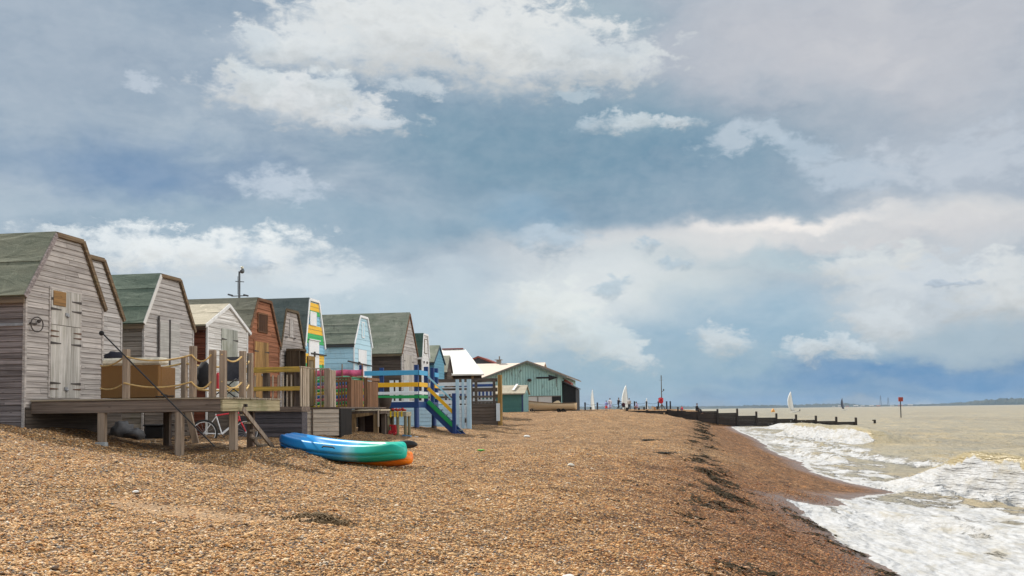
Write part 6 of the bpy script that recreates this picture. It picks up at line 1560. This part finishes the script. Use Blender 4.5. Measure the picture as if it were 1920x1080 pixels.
def far_shore():
    m, N, b = new_mat('far_land'); P = N.n('ShaderNodeTexCoord').outputs['Object']
    n1 = N.noise(N.mapping(P, (.004, .004, .03)), 1.2, 6, .65); n2 = N.noise(N.mapping(P, (.012, .01, .05)), 1.4, 4, .6)
    c = N.mix(N.mapr(n1, .4, .6), (.020, .034, .030), (.045, .055, .042)); c = N.mix(N.mapr(n2, .6, .7, 0, .8), c, (.14, .12, .085))
    N.L.new(c, b.inputs['Base Color']); b.inputs['Roughness'].default_value = .95
    Rr = 6000.; n = 900; V = []; F = []
    azs = np.linspace(-25, 40, n+1)
    ctl = [(-25, 14), (-8, 15), (-5, 22), (-3, 26), (-1, 22), (1, 18), (3, 16), (5, 18), (6.5, 15), (8.2, 22), (9.5, 24), (10.5, 11), (12, 9), (13.2, 10), (14.3, 12), (15.5, 20), (16.6, 33), (17.6, 37), (18.6, 39), (21, 42), (28, 34), (40, 20)]
    H = np.interp(azs, [c_[0] for c_ in ctl], [c_[1] for c_ in ctl])*(.72+.55*fbm(azs*9, azs*0+1, 5, .62))
    rows = ((0, -2), (60, .02), (160, .75), (260, 1.0), (500, .9), (1100, .3), (1600, -.2))
    for i, a in enumerate(azs):
        for dr, k in rows:
            r = Rr+dr+200*math.sin(a*.9); z = H[i]*k if k > .02 else (3 if k > 0 else -5)
            if k >= .75: z *= .9+.2*random.random()
            V.append((r*math.sin(R(a)), r*math.cos(R(a)), z))
    K = len(rows)
    for i in range(n):
        for j in range(K-1): F.append((i*K+j, i*K+j+1, (i+1)*K+j+1, (i+1)*K+j))
    mb = MB(); mb.add(V, F, False); o = mb.build('hills', m); tag(o, kind='structure')
    # pylons and distant houses
    proto = MB()
    for a in range(4):
        s = (1 if a in (0, 1) else -1); q = (1 if a in (0, 3) else -1); proto.beam((5*s, 5*q, 0), (.8*s, .8*q, 88), 1., 1.)
    for z in (12, 28, 42, 55, 66, 75): w = 5-4.2*z/88; proto.box((-w, -w, z), (w, w, z+.8))
    proto.box((-9, -.5, 66), (9, .5, 67)); proto.box((-7, -.5, 78), (7, .5, 79))
    gm = plain('pylon_steel', (.12, .13, .14), .6)
    p0 = None
    for i, (az_, h, lab) in enumerate(((11.42, 1.0, 'taller lattice pylon on the far shore'), (11.8, .8, 'shorter lattice pylon right of the taller one'))):
        if p0 is None: p0 = proto.build('pylon', gm); o = p0
        else: o = p0.copy(); col.objects.link(o)
        o.location = (6050*math.sin(R(az_)), 6050*math.cos(R(az_)), 0); o.scale = (1, 1, h*.72); tag(o, lab, 'pylon', 'pylons on the far shore')
    hb = MB(); hb.box((-8, -5, 0), (8, 5, 5)); hb.prism([(-6, 5), (6, 5), (0, 9)], 'x', -9, 9)
    pw = plain('far_house_white', (.34, .33, .31), .8); pr = plain('far_house_brick', (.3, .16, .11), .8); p0 = {}
    places = ['leftmost pale speck of a house on the far shore', 'far white house below the dark sail', 'far red brick house near the dark sail', 'far white house left of the pylons', 'far house between the pylons and dark sail', 'far white house just left of the taller pylon', 'far brick house at the foot of the pylons', 'far white house right of the pylons', 'far brick house on the way to the channel marker', 'last far white house before the channel marker']
    for i, a in enumerate((9.0, 9.35, 9.7, 10.15, 10.5, 10.95, 11.3, 12.0, 12.4, 12.9)):
        mt = pr if 'brick' in places[i] else pw
        if mt.name not in p0: o = hb.build('house', mt); p0[mt.name] = o
        else: o = p0[mt.name].copy(); col.objects.link(o)
        r = 5930+random.uniform(-20, 20)+200*math.sin(a*.9); o.location = (r*math.sin(R(a)), r*math.cos(R(a)), 0); o.rotation_euler.z = -R(a)+random.uniform(-.4, .4); s = random.uniform(.7, 1.2); o.scale = (s*1.3, s, s)
        tag(o, places[i], 'house', 'houses on the far shore')

def haze():
    b = MB(); b.box((-9500, -4000, -4.5), (9500, 7800, 62)); m = bpy.data.materials.new('haze'); m.use_nodes = True; nt = m.node_tree; nt.nodes.clear()
    o_ = nt.nodes.new('ShaderNodeOutputMaterial'); v = nt.nodes.new('ShaderNodeVolumePrincipled'); v.inputs['Color'].default_value = (.48, .68, .95, 1); v.inputs['Density'].default_value = 4e-5; v.inputs['Anisotropy'].default_value = .2
    nt.links.new(v.outputs[0], o_.inputs['Volume']); m.volume_intersection_method = 'FAST' if hasattr(m, 'volume_intersection_method') else 0
    o = b.build('haze', m); tag(o, kind='stuff')

def litter():
    for (x, y, r, c, nm, lab, cat) in [(-6.5, 11.49, .032, (.72, .70, .66), 'white_stone', 'white stone alone on the dry shingle at left', 'stone'), (-2.01, 20.69, .06, (.6, .57, .5), 'pale_stone', 'pale stone in the middle of the beach', 'stone'),
        (-5.3, 37.5, .09, (.7, .7, .68), 'white_stone', 'white stone on the shingle near the brown fence', 'stone'), (-.9, 8.9, .045, (.75, .74, .7), 'white_shell', 'small white shell at the lower middle of the beach', 'shell')]:
        b = MB(); b.ball((x, y, gz(x, y)+r*.45), (r*1.3, r, r*.6), 10, 7, .3, x); top(b, nm, plain('stone_%d' % int(c[0]*100), c, .7), lab, cat)
    x, y = -4.53, 24.02; z = gz(x, y); b = MB()
    for i in range(16):
        a = i*2.4; b.tube([(x, y, z), (x+.07*math.cos(a), y+.07*math.sin(a), z+.03), (x+.1*math.cos(a), y+.1*math.sin(a), z+.02)], [.008, .012, .003], 4)
    top(b, 'green_tuft', plain('bright_leaf', (.05, .42, .03), .6), 'small bright green tuft alone on the shingle', 'plant')
    for i, (x, y, lab) in enumerate(((-.75, 33.5, 'dark scrap of seaweed upper right of the tuft'), (-.2, 27.8, 'dark scrap of seaweed left of the strandline'))):
        z = gz(x, y); b = MB()
        for k in range(30): q = (x+random.gauss(0, .12), y+random.gauss(0, .1)); b.tube([(q[0], q[1], z+.01), (q[0]+.08, q[1]+.03, z+.05), (q[0]+.15, q[1], z+.01)], .012, 4)
        top(b, 'seaweed_scrap', plain('dark_weed', (.02, .017, .01), .7), lab, 'seaweed')

build_beach(); build_sea(); build_pebbles(); build_weed(); build_spray()
build_huts(); build_shed(); deck_one(); bike(); kayaks(); deck_two(); blue_deck(); far_fences(); lamp_mast(); boat(); far_beach(); groynes(); far_sea(); far_shore(); litter(); haze()
